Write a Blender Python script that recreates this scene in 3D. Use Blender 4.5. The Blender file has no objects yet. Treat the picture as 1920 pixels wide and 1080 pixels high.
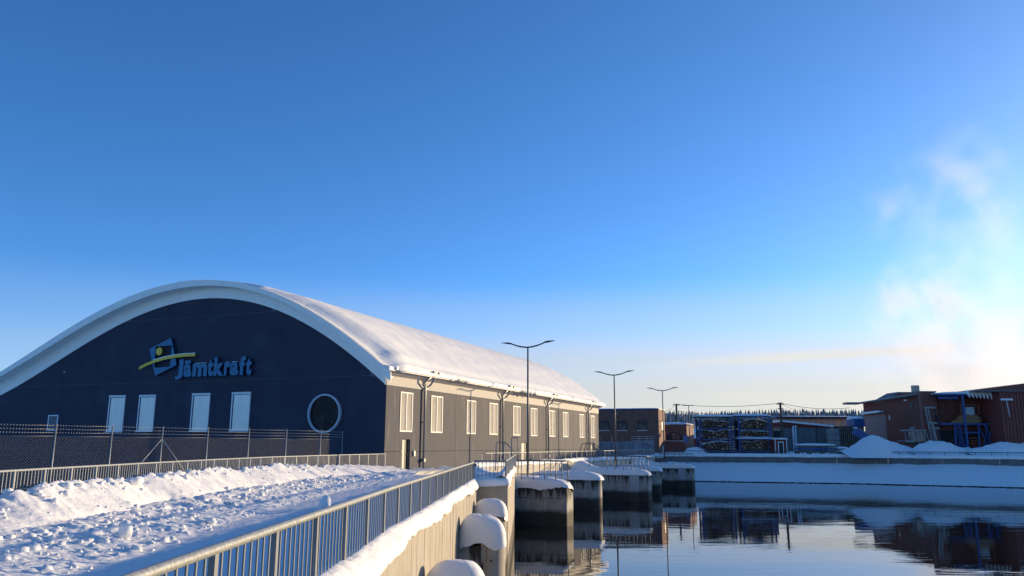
import bpy, math, random
import numpy as np
from mathutils import Vector, Matrix
random.seed(7)
rng = np.random.default_rng(7)
S = bpy.context.scene
COL = S.collection
# ------------------------------------------------------------------ camera, sky, sun, exposure
EYE = 1.7
FPX = 1480.0
PITCH = math.atan(293.5/FPX)
ROLL = math.radians(0.24)
cam_d = bpy.data.cameras.new("camera"); cam = bpy.data.objects.new("camera", cam_d); COL.objects.link(cam)
cam_d.sensor_width = 36; cam_d.lens = 36*FPX/1920; cam_d.clip_start = 0.1; cam_d.clip_end = 6000
fw = Vector((0, math.cos(PITCH), math.sin(PITCH))); up0 = Vector((0, -math.sin(PITCH), math.cos(PITCH))); r0 = Vector((1, 0, 0))
cr, sr = math.cos(ROLL), math.sin(ROLL)
rr = r0*cr+up0*sr; uu = -r0*sr+up0*cr
M = Matrix.Identity(4)
for i in range(3):
    M[i][0] = rr[i]; M[i][1] = uu[i]; M[i][2] = -fw[i]
M[0][3], M[1][3], M[2][3] = 0, 0, EYE
cam.matrix_world = M
S.camera = cam
SUN_AZ = math.radians(56.8)     # to the right of straight ahead
SUN_EL = math.radians(7.6)
W = bpy.data.worlds.new("World"); S.world = W; W.use_nodes = True
nt = W.node_tree; nt.nodes.clear()
def wn(t, **k):
    n = nt.nodes.new(t)
    for a, b in k.items(): setattr(n, a, b)
    return n
sky = wn('ShaderNodeTexSky', sky_type='NISHITA', sun_disc=False, sun_elevation=SUN_EL, sun_rotation=SUN_AZ,
         altitude=300, air_density=0.6, dust_density=0.5, ozone_density=3.6)
bg = wn('ShaderNodeBackground'); bg.inputs[1].default_value = 0.15
outw = wn('ShaderNodeOutputWorld')
# thin cirrus over the far ridge
tc = wn('ShaderNodeTexCoord'); mp = wn('ShaderNodeMapping'); mp.inputs['Scale'].default_value = (1.6, 1.6, 26)
mp.inputs['Rotation'].default_value = (0.0, 0.02, 0.0)
nz = wn('ShaderNodeTexNoise'); nz.inputs['Scale'].default_value = 2.2; nz.inputs['Detail'].default_value = 6
nz.inputs['Distortion'].default_value = 0.4
ra = wn('ShaderNodeValToRGB'); ra.color_ramp.elements[0].position = 0.46; ra.color_ramp.elements[1].position = 0.74
sx = wn('ShaderNodeSeparateXYZ')
band = wn('ShaderNodeValToRGB'); cr_ = band.color_ramp; cr_.elements[0].position = 0.0; cr_.elements[0].color = (.85,)*3+(1,)
cr_.elements[1].position = 0.17; cr_.elements[1].color = (0, 0, 0, 1)
e = cr_.elements.new(0.07); e.color = (.95,)*3+(1,); e = cr_.elements.new(0.12); e.color = (.9,)*3+(1,)
hz = wn('ShaderNodeValToRGB'); hz.color_ramp.interpolation = 'EASE'; hz.color_ramp.elements[0].position = 0.0; hz.color_ramp.elements[0].color = (.93,)*3+(1,)
hz.color_ramp.elements[1].position = 0.21; hz.color_ramp.elements[1].color = (0, 0, 0, 1)
for q, w in ((.06, .88), (.10, .72), (.15, .3)):
    e = hz.color_ramp.elements.new(q); e.color = (w,)*3+(1,)
mul = wn('ShaderNodeMath', operation='MULTIPLY'); mxx = wn('ShaderNodeMath', operation='MAXIMUM'); mixc = wn('ShaderNodeMixRGB'); mixc.inputs[2].default_value = (2.95, 2.7, 2.35, 1)
L = nt.links.new
L(tc.outputs['Generated'], mp.inputs[0]); L(mp.outputs[0], nz.inputs[0]); L(nz.outputs[0], ra.inputs[0])
L(tc.outputs['Generated'], sx.inputs[0]); L(sx.outputs[2], band.inputs[0]); L(ra.outputs[0], mul.inputs[0]); L(band.outputs[0], mul.inputs[1])
hs = wn('ShaderNodeHueSaturation'); hs.inputs['Saturation'].default_value = 1.07
L(sky.outputs[0], hs.inputs['Color'])
dsun = wn('ShaderNodeVectorMath', operation='DOT_PRODUCT'); dsun.inputs[1].default_value = (math.sin(SUN_AZ), math.cos(SUN_AZ), 0)
rs0 = wn('ShaderNodeMapRange'); rs0.inputs[1].default_value = .5; rs0.inputs[2].default_value = .93
hcol = wn('ShaderNodeMixRGB'); hcol.inputs[1].default_value = (2.2, 2.25, 2.15, 1); hcol.inputs[2].default_value = (2.95, 2.6, 2.1, 1)
L(tc.outputs['Generated'], dsun.inputs[0]); L(dsun.outputs['Value'], rs0.inputs[0]); L(rs0.outputs[0], hcol.inputs[0]); L(hcol.outputs[0], mixc.inputs[2])
L(sx.outputs[2], hz.inputs[0]); azf = wn('ShaderNodeMapRange'); azf.inputs[1].default_value = -.1; azf.inputs[2].default_value = .62; azf.inputs[3].default_value = .3; L(dsun.outputs['Value'], azf.inputs[0]); hm = wn('ShaderNodeMath', operation='MULTIPLY'); L(hz.outputs[0], hm.inputs[0]); L(azf.outputs[0], hm.inputs[1]); L(hm.outputs[0], mxx.inputs[1]); mu2 = wn('ShaderNodeMath', operation='MULTIPLY'); L(mul.outputs[0], mu2.inputs[0]); L(rs0.outputs[0], mu2.inputs[1]); L(mu2.outputs[0], mxx.inputs[0]); L(mxx.outputs[0], mixc.inputs[0])
def mth(op, a, b, c=None):
    n = wn('ShaderNodeMath', operation=op)
    for i_, v in enumerate((a, b, c)):
        if v is None: continue
        if isinstance(v, (int, float)): n.inputs[i_].default_value = v
        else: L(v, n.inputs[i_])
    return n.outputs[0]
cu_ = mth('DIVIDE', sx.outputs[0], sx.outputs[1]); cv_ = mth('DIVIDE', sx.outputs[2], sx.outputs[1])
n3 = wn('ShaderNodeTexNoise'); n3.inputs['Scale'].default_value = 5; n3.inputs['Detail'].default_value = 6; mp3 = wn('ShaderNodeMapping'); mp3.inputs['Scale'].default_value = (1, 1, 9)
L(tc.outputs['Generated'], mp3.inputs[0]); L(mp3.outputs[0], n3.inputs[0])
cl = None
for v0, k_, wd, u0, u1, u2, u3, am in ((.086, .068, .011, .12, .36, .5, .62, .8), (.055, .02, .009, .2, .33, .4, .5, .5)):
    dv_ = mth('ABSOLUTE', mth('ADD', mth('SUBTRACT', mth('SUBTRACT', cv_, mth('MULTIPLY', cu_, k_)), v0), mth('MULTIPLY', mth('SUBTRACT', n3.outputs[0], .5), .018)), 0)
    f1 = wn('ShaderNodeMapRange', interpolation_type='SMOOTHSTEP'); f1.inputs[1].default_value = wd; f1.inputs[2].default_value = 0; L(dv_, f1.inputs[0])
    f2 = wn('ShaderNodeMapRange', interpolation_type='SMOOTHSTEP'); f2.inputs[1].default_value = u0; f2.inputs[2].default_value = u1; L(cu_, f2.inputs[0])
    f3 = wn('ShaderNodeMapRange', interpolation_type='SMOOTHSTEP'); f3.inputs[1].default_value = u3; f3.inputs[2].default_value = u2; L(cu_, f3.inputs[0])
    q_ = mth('MULTIPLY', mth('MULTIPLY', mth('MULTIPLY', f1.outputs[0], f2.outputs[0]), f3.outputs[0]), am)
    cl = q_ if cl is None else mth('MAXIMUM', cl, q_)
fy = mth('GREATER_THAN', sx.outputs[1], 0.0); clf = mth('MULTIPLY', cl, fy)
mix2 = wn('ShaderNodeMixRGB'); mix2.inputs[2].default_value = (2.95, 2.85, 2.65, 1)
L(clf, mix2.inputs[0]); L(hs.outputs[0], mixc.inputs[1]); L(mixc.outputs[0], mix2.inputs[1]); L(mix2.outputs[0], bg.inputs[0]); L(bg.outputs[0], outw.inputs[0])
sd = bpy.data.lights.new("sun", 'SUN'); sun = bpy.data.objects.new("sun", sd); COL.objects.link(sun)
sd.energy = 3.3; sd.angle = math.radians(0.53); sd.color = (1.0, 0.755, 0.44)
sdir = Vector((math.cos(SUN_EL)*math.sin(SUN_AZ), math.cos(SUN_EL)*math.cos(SUN_AZ), math.sin(SUN_EL)))
sun.rotation_euler = sdir.to_track_quat('Z', 'Y').to_euler()
S.view_settings.view_transform = 'Standard'; S.view_settings.look = 'None'; S.view_settings.gamma = 1; S.view_settings.use_curve_mapping = False
S.view_settings.exposure = 0.95
S.cycles.use_denoising = True
S.cycles.max_bounces = 6; S.cycles.diffuse_bounces = 3; S.cycles.glossy_bounces = 3; S.cycles.volume_bounces = 1
S.cycles.volume_max_steps = 96
# ------------------------------------------------------------------ helpers
AH = math.radians(21.8)                      # the hall stands turned this far to the right of straight ahead
DH = (math.sin(AH), math.cos(AH)); NH = (math.cos(AH), -math.sin(AH)); CH = (-8.05, 51.0)
def B(s, p, z=0.0): return (CH[0]+s*DH[0]+p*NH[0], CH[1]+s*DH[1]+p*NH[1], z)
def at(px, Y): return (px-960)/1508.8*Y      # x of a photo column at depth Y near the horizon
def zt(py, px, Y): return EYE+(833.5+0.0042*(px-960)-py)*Y/1538.2*(1+0.00013*(833-py)*0)
def lnk(name, me, parent=None, loc=None, rotz=0):
    o = bpy.data.objects.new(name, me); COL.objects.link(o)
    if parent: o.parent = parent
    if loc: o.location = loc
    if rotz: o.rotation_euler = (0, 0, rotz)
    return o
def tag(o, label=None, cat=None, group=None, kind=None):
    if label: o['label'] = label
    if cat: o['category'] = cat
    if group: o['group'] = group
    if kind: o['kind'] = kind
    return o
def thing(name, label, cat, loc=(0, 0, 0), rotz=0, group=None):
    return tag(lnk(name, None, None, loc, rotz), label, cat, group)
class MB:
    def __init__(s): s.v = []; s.f = []; s.m = []; s.sm = []
    def add(s, vs, fs, m=0, smooth=False):
        o = len(s.v); s.v += [tuple(v) for v in vs]
        s.f += [tuple(i+o for i in f) for f in fs]; s.m += [m]*len(fs); s.sm += [smooth]*len(fs); return s
    def box(s, a, b, m=0):
        x0, y0, z0 = a; x1, y1, z1 = b
        return s.add([(x0,y0,z0),(x1,y0,z0),(x1,y1,z0),(x0,y1,z0),(x0,y0,z1),(x1,y0,z1),(x1,y1,z1),(x0,y1,z1)],
                     [(0,3,2,1),(4,5,6,7),(0,1,5,4),(1,2,6,5),(2,3,7,6),(3,0,4,7)], m)
    def cbox(s, c, d, m=0):
        return s.box([c[i]-d[i]/2 for i in range(3)], [c[i]+d[i]/2 for i in range(3)], m)
    def beam(s, a, b, w, h=None, m=0):
        h = h or w; a = Vector(a); b = Vector(b); d = (b-a).normalized()
        r = d.cross(Vector((0, 0, 1)))
        r = Vector((1, 0, 0)) if r.length < 1e-4 else r.normalized()
        u = r.cross(d)
        vs = []
        for p in (a, b):
            for i, j in ((-1,-1),(1,-1),(1,1),(-1,1)): vs.append(p+r*(i*w/2)+u*(j*h/2))
        return s.add(vs, [(0,1,2,3),(7,6,5,4),(0,4,5,1),(1,5,6,2),(2,6,7,3),(3,7,4,0)], m)
    def tube(s, pts, r, n=8, m=0, cap=True):
        pts = [Vector(p) for p in pts]; rs = r if isinstance(r, (list, tuple)) else [r]*len(pts)
        vs = []; fs = []
        pu = None
        for i, p in enumerate(pts):
            d = (pts[min(i+1, len(pts)-1)]-pts[max(i-1, 0)]).normalized()
            u = pu if pu else (Vector((0, 0, 1)) if abs(d.z) < .9 else Vector((1, 0, 0)))
            rt = d.cross(u).normalized(); u = rt.cross(d).normalized(); pu = u
            for k in range(n):
                a = 2*math.pi*k/n; vs.append(p+rt*(math.cos(a)*rs[i])+u*(math.sin(a)*rs[i]))
        for i in range(len(pts)-1):
            for k in range(n):
                fs.append((i*n+k, (i+1)*n+k, (i+1)*n+(k+1) % n, i*n+(k+1) % n))
        s.add(vs, fs, m, True)
        if cap:
            o = len(s.v)-len(vs)
            s.f += [tuple(o+k for k in range(n)), tuple(o+(len(pts)-1)*n+k for k in reversed(range(n)))]; s.m += [m, m]; s.sm += [False]*2
        return s
    def prism(s, poly, y0, y1, m=0):
        """poly in x,z extruded along y"""
        n = len(poly)
        vs = [(x, y0, z) for x, z in poly]+[(x, y1, z) for x, z in poly]
        fs = [tuple(range(n)), tuple(range(2*n-1, n-1, -1))]+[(i, n+i, n+(i+1) % n, (i+1) % n) for i in range(n)]
        return s.add(vs, fs, m)
    def vprism(s, poly, z0, z1, m=0):
        n = len(poly)
        vs = [(x, y, z0) for x, y in poly]+[(x, y, z1) for x, y in poly]
        fs = [tuple(reversed(range(n))), tuple(range(n, 2*n))]+[(i, (i+1) % n, n+(i+1) % n, n+i) for i in range(n)]
        return s.add(vs, fs, m)
    def mesh(s, name, mats):
        me = bpy.data.meshes.new(name); me.from_pydata(s.v, [], s.f)
        for m in (mats if isinstance(mats, (list, tuple)) else [mats]): me.materials.append(m)
        me.polygons.foreach_set('material_index', s.m); me.polygons.foreach_set('use_smooth', s.sm)
        me.update(); return me
    def build(s, name, mats, parent=None, loc=None, rotz=0, fix=False):
        me = s.mesh(name, mats)
        if fix:
            import bmesh
            bm = bmesh.new(); bm.from_mesh(me); bmesh.ops.recalc_face_normals(bm, faces=bm.faces); bm.to_mesh(me); bm.free()
        return lnk(name, me, parent, loc, rotz)
def grid_mesh(name, X, Y, Z, mat, parent=None, smooth=True, loc=None, rotz=0):
    r, c = X.shape
    me = bpy.data.meshes.new(name)
    idx = np.arange(r*c).reshape(r, c)
    q = np.stack([idx[:-1, :-1], idx[:-1, 1:], idx[1:, 1:], idx[1:, :-1]], -1).reshape(-1, 4)
    co = np.stack([X, Y, Z], -1).reshape(-1, 3).astype(np.float32)
    me.vertices.add(r*c); me.vertices.foreach_set('co', co.ravel())
    me.loops.add(q.size); me.loops.foreach_set('vertex_index', q.ravel().astype(np.int32))
    me.polygons.add(len(q)); me.polygons.foreach_set('loop_start', np.arange(0, q.size, 4, dtype=np.int32))
    me.polygons.foreach_set('use_smooth', np.full(len(q), smooth))
    me.update(calc_edges=True); me.materials.append(mat)
    return lnk(name, me, parent, loc, rotz)
def _h(i, j, s):
    n = (i.astype(np.int64)*374761393+j.astype(np.int64)*668265263+s*69069) & 0x7fffffff
    n = ((n ^ (n >> 13))*1274126177) & 0x7fffffff
    return ((n ^ (n >> 16)) & 0xffff)/65535.0
def vn(x, y, s=0):
    i = np.floor(x); j = np.floor(y); u = x-i; v = y-j; u = u*u*(3-2*u); v = v*v*(3-2*v)
    return (_h(i, j, s)*(1-u)+_h(i+1, j, s)*u)*(1-v)+(_h(i, j+1, s)*(1-u)+_h(i+1, j+1, s)*u)*v
def fbm(x, y, o=4, s=0):
    t = 0; a = 1.; n = 0
    for k in range(o):
        t = t+a*(vn(x*2**k+17*k, y*2**k-9*k, s+k)-.5); n += a; a *= .5
    return t/n
def clods(x, y, cell, s=0, prob=.7):
    """round lumps of broken snow: height of the tallest dome above each point"""
    best = np.zeros_like(x); ci = np.floor(x/cell); cj = np.floor(y/cell)
    for a in (-1, 0, 1):
        for b in (-1, 0, 1):
            i = ci+a; j = cj+b
            cx = (i+.15+.7*_h(i, j, s+1))*cell; cy = (j+.15+.7*_h(i, j, s+2))*cell
            r = cell*(.18+.42*_h(i, j, s+3)**1.6); ok = _h(i, j, s+4) < prob
            asp = .6+.8*_h(i, j, s+5)
            d2 = ((x-cx)*asp)**2+((y-cy)/asp)**2
            # angular, flat-topped lumps
            hgt = np.clip((r*r-d2)/(r*r), 0, 1)**.55*r*.8-((x-cx)*(.25+.5*_h(i, j, s+6))+(y-cy)*(.5*_h(i, j, s+7)-.05))*.9*(d2 < r*r)
            best = np.maximum(best, np.where(ok, hgt, 0))
    return best
# ------------------------------------------------------------------ materials
def mat(name, base, rough=.6, noise=None, bump=None, metal=0., spec=.5, streak=None, extra=None):
    """noise: list of (scale, color2, lo, hi); bump: list of (scale, strength, distance); streak: (color, scale xyz, lo, hi)"""
    m = bpy.data.materials.new(name); m.use_nodes = True; t = m.node_tree; N = t.nodes; K = t.links.new
    p = N['Principled BSDF']; p.inputs['Base Color'].default_value = (*base, 1); p.inputs['Roughness'].default_value = rough
    p.inputs['Metallic'].default_value = metal; p.inputs['Specular IOR Level'].default_value = spec
    tc = N.new('ShaderNodeTexCoord'); cur = None
    def mix(fac, c2):
        nonlocal cur
        x = N.new('ShaderNodeMixRGB'); K(fac, x.inputs[0])
        if cur is None: x.inputs[1].default_value = (*base, 1)
        else: K(cur, x.inputs[1])
        x.inputs[2].default_value = (*c2, 1); cur = x.outputs[0]
    for sc, c2, lo, hi in (noise or []):
        n = N.new('ShaderNodeTexNoise'); n.inputs['Scale'].default_value = sc; n.inputs['Detail'].default_value = 5
        r = N.new('ShaderNodeMapRange'); r.inputs[1].default_value = lo; r.inputs[2].default_value = hi
        K(tc.outputs['Object'], n.inputs[0]); K(n.outputs[0], r.inputs[0]); mix(r.outputs[0], c2)
    for c2, sc, lo, hi in (streak or []):
        mp = N.new('ShaderNodeMapping'); mp.inputs['Scale'].default_value = sc
        n = N.new('ShaderNodeTexNoise'); n.inputs['Scale'].default_value = 1; n.inputs['Detail'].default_value = 4
        r = N.new('ShaderNodeMapRange'); r.inputs[1].default_value = lo; r.inputs[2].default_value = hi
        K(tc.outputs['Object'], mp.inputs[0]); K(mp.outputs[0], n.inputs[0]); K(n.outputs[0], r.inputs[0]); mix(r.outputs[0], c2)
    if extra: cur = extra(N, K, tc, cur, mix, p) or cur
    if cur is not None: K(cur, p.inputs['Base Color'])
    last = None
    for sc, st, ds in (bump or []):
        n = N.new('ShaderNodeTexNoise'); n.inputs['Scale'].default_value = sc; n.inputs['Detail'].default_value = 6
        b = N.new('ShaderNodeBump'); b.inputs['Strength'].default_value = st; b.inputs['Distance'].default_value = ds
        K(tc.outputs['Object'], n.inputs[0]); K(n.outputs[0], b.inputs['Height'])
        if last: K(last, b.inputs['Normal'])
        last = b.outputs[0]
    if last: K(last, p.inputs['Normal'])
    return m
def tide(z_hi, col, fade=.25):
    """a wet dark tide mark above the water: real staining at a world height"""
    def ex(N, K, tc, cur, mix, p):
        g = N.new('ShaderNodeNewGeometry'); s = N.new('ShaderNodeSeparateXYZ'); K(g.outputs['Position'], s.inputs[0])
        n = N.new('ShaderNodeTexNoise'); n.inputs['Scale'].default_value = 1.2; K(g.outputs['Position'], n.inputs[0])
        a = N.new('ShaderNodeMath'); a.operation = 'MULTIPLY_ADD'; a.inputs[1].default_value = .35; K(n.outputs[0], a.inputs[0]); K(s.outputs[2], a.inputs[2])
        r = N.new('ShaderNodeMapRange'); r.inputs[1].default_value = z_hi+fade; r.inputs[2].default_value = z_hi; K(a.outputs[0], r.inputs[0])
        mix(r.outputs[0], col)
    return ex
def topstain(z0, z1, col):
    def ex(N, K, tc, cur, mix, p):
        g = N.new('ShaderNodeNewGeometry'); s = N.new('ShaderNodeSeparateXYZ'); K(g.outputs['Position'], s.inputs[0])
        mp = N.new('ShaderNodeMapping'); mp.inputs['Scale'].default_value = (6, 6, .35)
        n = N.new('ShaderNodeTexNoise'); n.inputs['Scale'].default_value = 1; n.inputs['Detail'].default_value = 5
        K(g.outputs['Position'], mp.inputs[0]); K(mp.outputs[0], n.inputs[0])
        r = N.new('ShaderNodeMapRange'); r.inputs[1].default_value = z1; r.inputs[2].default_value = z0; r.inputs[3].default_value = 0; r.inputs[4].default_value = .34
        K(s.outputs[2], r.inputs[0])
        a = N.new('ShaderNodeMath'); a.operation = 'ADD'; K(n.outputs[0], a.inputs[0]); K(r.outputs[0], a.inputs[1])
        r2 = N.new('ShaderNodeMapRange'); r2.inputs[1].default_value = .66; r2.inputs[2].default_value = .8; K(a.outputs[0], r2.inputs[0])
        mix(r2.outputs[0], col)
        tide(-2.0, (.045, .04, .032))(N, K, tc, cur, mix, p)
    return ex
SNOW = mat("snow", (.88, .87, .84), .65, bump=[(1.3, .35, .12), (9, .35, .025), (60, .25, .006)], spec=.25)
SNOW_N = mat("trodden_snow", (.87, .86, .83), .65, noise=[(3, (.8, .8, .8), .45, .7)], bump=[(14, .5, .03), (55, .5, .012)], spec=.25)
SNOW_R = mat("roof_snow", (.87, .86, .82), .65, noise=[(6, (.74, .72, .68), .62, .75)], bump=[(.5, .3, .2), (3, .2, .05)], spec=.2)
CONC = mat("concrete", (.38, .345, .285), .8, noise=[(2.5, (.32, .275, .21), .4, .75), (22, (.47, .415, .335), .5, .9)],
           streak=[((.17, .145, .11), (4, 4, .25), .58, .74)], bump=[(30, .25, .01)], extra=tide(-2.0, (.06, .05, .04)))
CONC_P = mat("pier_concrete", (.4, .37, .32), .8, noise=[(2.0, (.27, .25, .22), .35, .7)], bump=[(20, .3, .01)],
             streak=[((.5, .48, .44), (4, 4, .2), .58, .75)], extra=topstain(-.8, -1.7, (.04, .035, .03)))
RAILG = mat("grey_handrail_steel", (.14, .145, .155), .5, metal=.3)
CREAM = mat("cream_render", (.45, .42, .385), .7, noise=[(3, (.41, .385, .35), .4, .8)])
WHITE = mat("white_metal", (.72, .74, .76), .45, noise=[(3, (.66, .68, .7), .4, .8)])
FASC = mat("pale_fascia_metal", (.88, .86, .79), .5, noise=[(1.5, (.82, .8, .74), .4, .8)])
NAVY = mat("navy_panel_paint", (.034, .037, .062), .75, noise=[(.5, (.026, .028, .05), .4, .7), (.35, (.046, .05, .078), .55, .75), (9, (.045, .047, .07), .62, .8)], spec=.3)
TAUPE = mat("taupe_concrete_panel", (.063, .063, .078), .8, noise=[(.7, (.052, .051, .065), .35, .75), (14, (.105, .102, .11), .55, .8)],
            streak=[((.17, .15, .14), (3, 3, .3), .6, .8)], bump=[(25, .2, .01)])
GALV = mat("galvanised_steel", (.36, .37, .35), .5, noise=[(40, (.22, .23, .22), .4, .65), (150, (.46, .46, .43), .55, .8)], metal=.3, spec=.5)
GALVD = mat("weathered_galvanised", (.2, .21, .215), .55, noise=[(30, (.2, .21, .215), .4, .65)], metal=.35)
GALVM = mat("mid_galvanised", (.28, .29, .29), .55, noise=[(30, (.2, .21, .215), .4, .65)], metal=.3)
DARK = mat("dark_void_and_shade", (.012, .013, .016), .6)
LAMPM = mat("lamp_grey_paint", (.1, .11, .125), .5, metal=.2)
PIPE = mat("downpipe_grey", (.3, .31, .33), .4, metal=.5)
GLASSP = mat("blind_pane", (.84, .8, .7), .25, noise=[(.8, (.76, .72, .63), .4, .7)], streak=[((.72, .69, .6), (9, 9, .5), .55, .7)], spec=.6)
LOUV = mat("louvre_cream", (.6, .57, .52), .5)
ROUNDG = mat("dark_round_glass", (.008, .009, .011), .3, noise=[(1.6, (.03, .036, .045), .5, .75)], spec=.12)
BLUES = mat("sign_blue", (.003, .135, .27), .45); YEL = mat("sign_yellow", (.8, .5, .03), .45)
DSIDE = mat("sign_dark_side", (.008, .03, .075), .5)
STEELB = mat("blue_steel_paint", (.03, .085, .26), .55, noise=[(3, (.04, .07, .17), .45, .7)])
BARKE = mat("log_end", (.42, .26, .16), .8); BARK = mat("log_bark", (.05, .034, .022), .9, noise=[(5, (.1, .06, .03), .5, .8)])
REDW = mat("red_wood", (.22, .035, .02), .75, streak=[((.14, .025, .018), (6, 6, .4), .45, .7)])
REDC = mat("red_corrugated_sheet", (.21, .056, .04), .6, noise=[(.4, (.16, .043, .031), .4, .7)], streak=[((.22, .065, .05), (2, 2, .1), .6, .8)])
GREYS = mat("grey_sheet", (.16, .165, .165), .7, noise=[(1, (.13, .13, .135), .4, .7)])
GREYB = mat("greige_block", (.3, .27, .24), .8, noise=[(2, (.24, .22, .2), .4, .7)])
WOOD = mat("sawn_timber", (.4, .22, .1), .75, streak=[((.25, .13, .06), (8, .6, 9), .45, .7)])
POLE = mat("weathered_pole", (.09, .065, .05), .85)
WIRE = mat("cable_black", (.02, .02, .02), .7)
RUBBER = mat("tyre_rubber", (.02, .02, .02), .85)
def brick_extra(N, K, tc, cur, mix, p):
    g = N.new('ShaderNodeTexBrick'); g.inputs['Scale'].default_value = 1; g.inputs['Brick Width'].default_value = .25; g.inputs['Row Height'].default_value = .075
    g.inputs['Mortar Size'].default_value = .008
    g.inputs['Color1'].default_value = (.34, .14, .09, 1); g.inputs['Color2'].default_value = (.2, .08, .055, 1); g.inputs['Mortar'].default_value = (.3, .22, .18, 1)
    mp = N.new('ShaderNodeMapping'); mp.inputs['Rotation'].default_value = (math.pi/2, 0, 0)
    s = N.new('ShaderNodeSeparateXYZ'); a = N.new('ShaderNodeMath'); a.operation = 'ADD'; c = N.new('ShaderNodeCombineXYZ')
    K(tc.outputs['Object'], s.inputs[0]); K(s.outputs[0], a.inputs[0]); K(s.outputs[1], a.inputs[1]); K(a.outputs[0], c.inputs[0]); K(s.outputs[2], c.inputs[1])
    K(c.outputs[0], g.inputs[0]); n = N.new('ShaderNodeTexNoise'); n.inputs['Scale'].default_value = 1.5; K(tc.outputs['Object'], n.inputs[0])
    x = N.new('ShaderNodeMixRGB'); x.blend_type = 'MULTIPLY'; x.inputs[0].default_value = .5; K(g.outputs[0], x.inputs[1]); K(n.outputs[0], x.inputs[2])
    return x.outputs[0]
BRICK = mat("red_brick", (.15, .06, .04), .85, extra=brick_extra)
def spruce_extra(N, K, tc, cur, mix, p): return None
TREE = mat("frosted_hazed_spruce", (.17, .2, .215), .9, noise=[(.5, (.3, .32, .35), .45, .62), (.05, (.12, .12, .11), .5, .7)])  # base colour paled with painted distance haze; the noise adds frost
def water_mat():
    m = bpy.data.materials.new("dark_canal_water"); m.use_nodes = True; N = m.node_tree.nodes; K = m.node_tree.links.new
    p = N['Principled BSDF']; p.inputs['Base Color'].default_value = (.012, .014, .014, 1); p.inputs['Roughness'].default_value = .008
    p.inputs['IOR'].default_value = 1.33; p.inputs['Specular IOR Level'].default_value = .5
    g = N.new('ShaderNodeNewGeometry'); last = None
    for sc, rot, st, ds in (((.13, .5, 1), .12, .3, .03), ((.45, 1.7, 1), -.15, .16, .012), ((2.2, 7, 1), .2, .07, .004)):
        mp = N.new('ShaderNodeMapping'); mp.inputs['Scale'].default_value = sc; mp.inputs['Rotation'].default_value = (0, 0, rot)
        n = N.new('ShaderNodeTexNoise'); n.inputs['Scale'].default_value = 1; n.inputs['Detail'].default_value = 3; n.inputs['Distortion'].default_value = .6
        b = N.new('ShaderNodeBump'); b.inputs['Strength'].default_value = st; b.inputs['Distance'].default_value = ds
        K(g.outputs['Position'], mp.inputs[0]); K(mp.outputs[0], n.inputs[0]); K(n.outputs[0], b.inputs['Height'])
        if last: K(last, b.inputs['Normal'])
        last = b.outputs[0]
    K(last, p.inputs['Normal']); return m
WATER = water_mat()
CONC_F = mat("quay_concrete", (.17, .17, .165), .85, noise=[(1.5, (.12, .12, .115), .4, .7)], streak=[((.24, .235, .22), (2, 2, .2), .6, .8)])
FKW = mat("dull_white_machine_paint", (.3, .3, .29), .6, noise=[(3, (.2, .2, .19), .45, .7)])
RAILD = mat("dark_rail_paint", (.05, .06, .08), .6)
WOODG = mat("grey_timber", (.2, .155, .11), .85)
REDT = mat("red_brown_cladding", (.21, .072, .052), .7, noise=[(.6, (.165, .055, .042), .4, .7)])
# ------------------------------------------------------------------ shared curves
def interp(tab):
    xs = [a for a, b in tab]; ys = [b for a, b in tab]
    return lambda v: np.interp(v, xs, ys)
lrail = [(-10.55, 10), (-10.75, 17), (-10.92, 20), (-11.05, 24), (-11.15, 30), (-10.95, 36), (-9.9, 42), (-7.85, 50.2)]
lrx = interp([(y, x) for x, y in lrail])
rrail = [(-1.77, 2.5), (-1.78, 5), (-1.72, 12), (-1.54, 19), (-1.32, 28.25)]
rrx = interp([(y, x) for x, y in rrail])
WL = -2.9
# ------------------------------------------------------------------ setting: water, land
mb = MB(); mb.add([(-3.5, -30, WL), (160, -30, WL), (160, 125, WL), (-3.5, 125, WL)], [(0, 1, 2, 3)])
tag(mb.build("water", WATER), kind='structure')
mb = MB(); mb.add([(-400, -60, -4.5), (400, -60, -4.5), (400, 130, -4.5), (-400, 130, -4.5)], [(0, 1, 2, 3)])
tag(mb.build("canal_bed", mat("silt", (.03, .028, .022), .9)), kind='structure')
# snowy path with the ploughed bank against the left railing
ys = [2.6]
while ys[-1] < 50.5: ys.append(ys[-1]+max(.028, .0034*ys[-1]))
ys = np.array(ys); us = np.linspace(0, 1, 300)
Yg, Ug = np.meshgrid(ys, us, indexing='ij')
xl = lrx(Yg)-.45; xr = np.where(Yg < 28.95, rrx(Yg)-.06, -.15+.0179*(Yg-28.4))
Xg = xl+(xr-xl)*Ug
d = Xg-lrx(Yg)
crest = .70+.16*fbm(Yg*.5, Yg*0+3, 3, 5)+.10*fbm(Xg*2.2, Yg*2.2, 3, 6)
crest = (crest+.02)*np.interp(Yg, [2, 12, 15.5, 17.5, 36, 41, 46, 50], [.5, .35, .45, 1, 1, .75, .6, .35])
toe = 1.15+.7*fbm(Yg*.7, Yg*0, 3, 9)
t = np.clip((d-.38)/toe, 0, 1)
bank = np.where(d < .38, crest*np.clip(.55+(d+.45)*.55, 0, 1), crest*(1-t)**.9)
runnel = 1-.16*np.clip(1-t, 0, 1)*(np.abs(fbm(Yg*2.2+Xg*.9, Xg*.35, 3, 31))*4)
Z = bank*runnel+.03*fbm(Xg*5, Yg*5, 4, 2)
Z = Z+.055*np.clip(3.9-d, 0, 1.9)-.28*np.clip((d-1.6)/2.2, 0, 1)*np.clip((46-Yg)/9, 0, 1)
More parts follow.
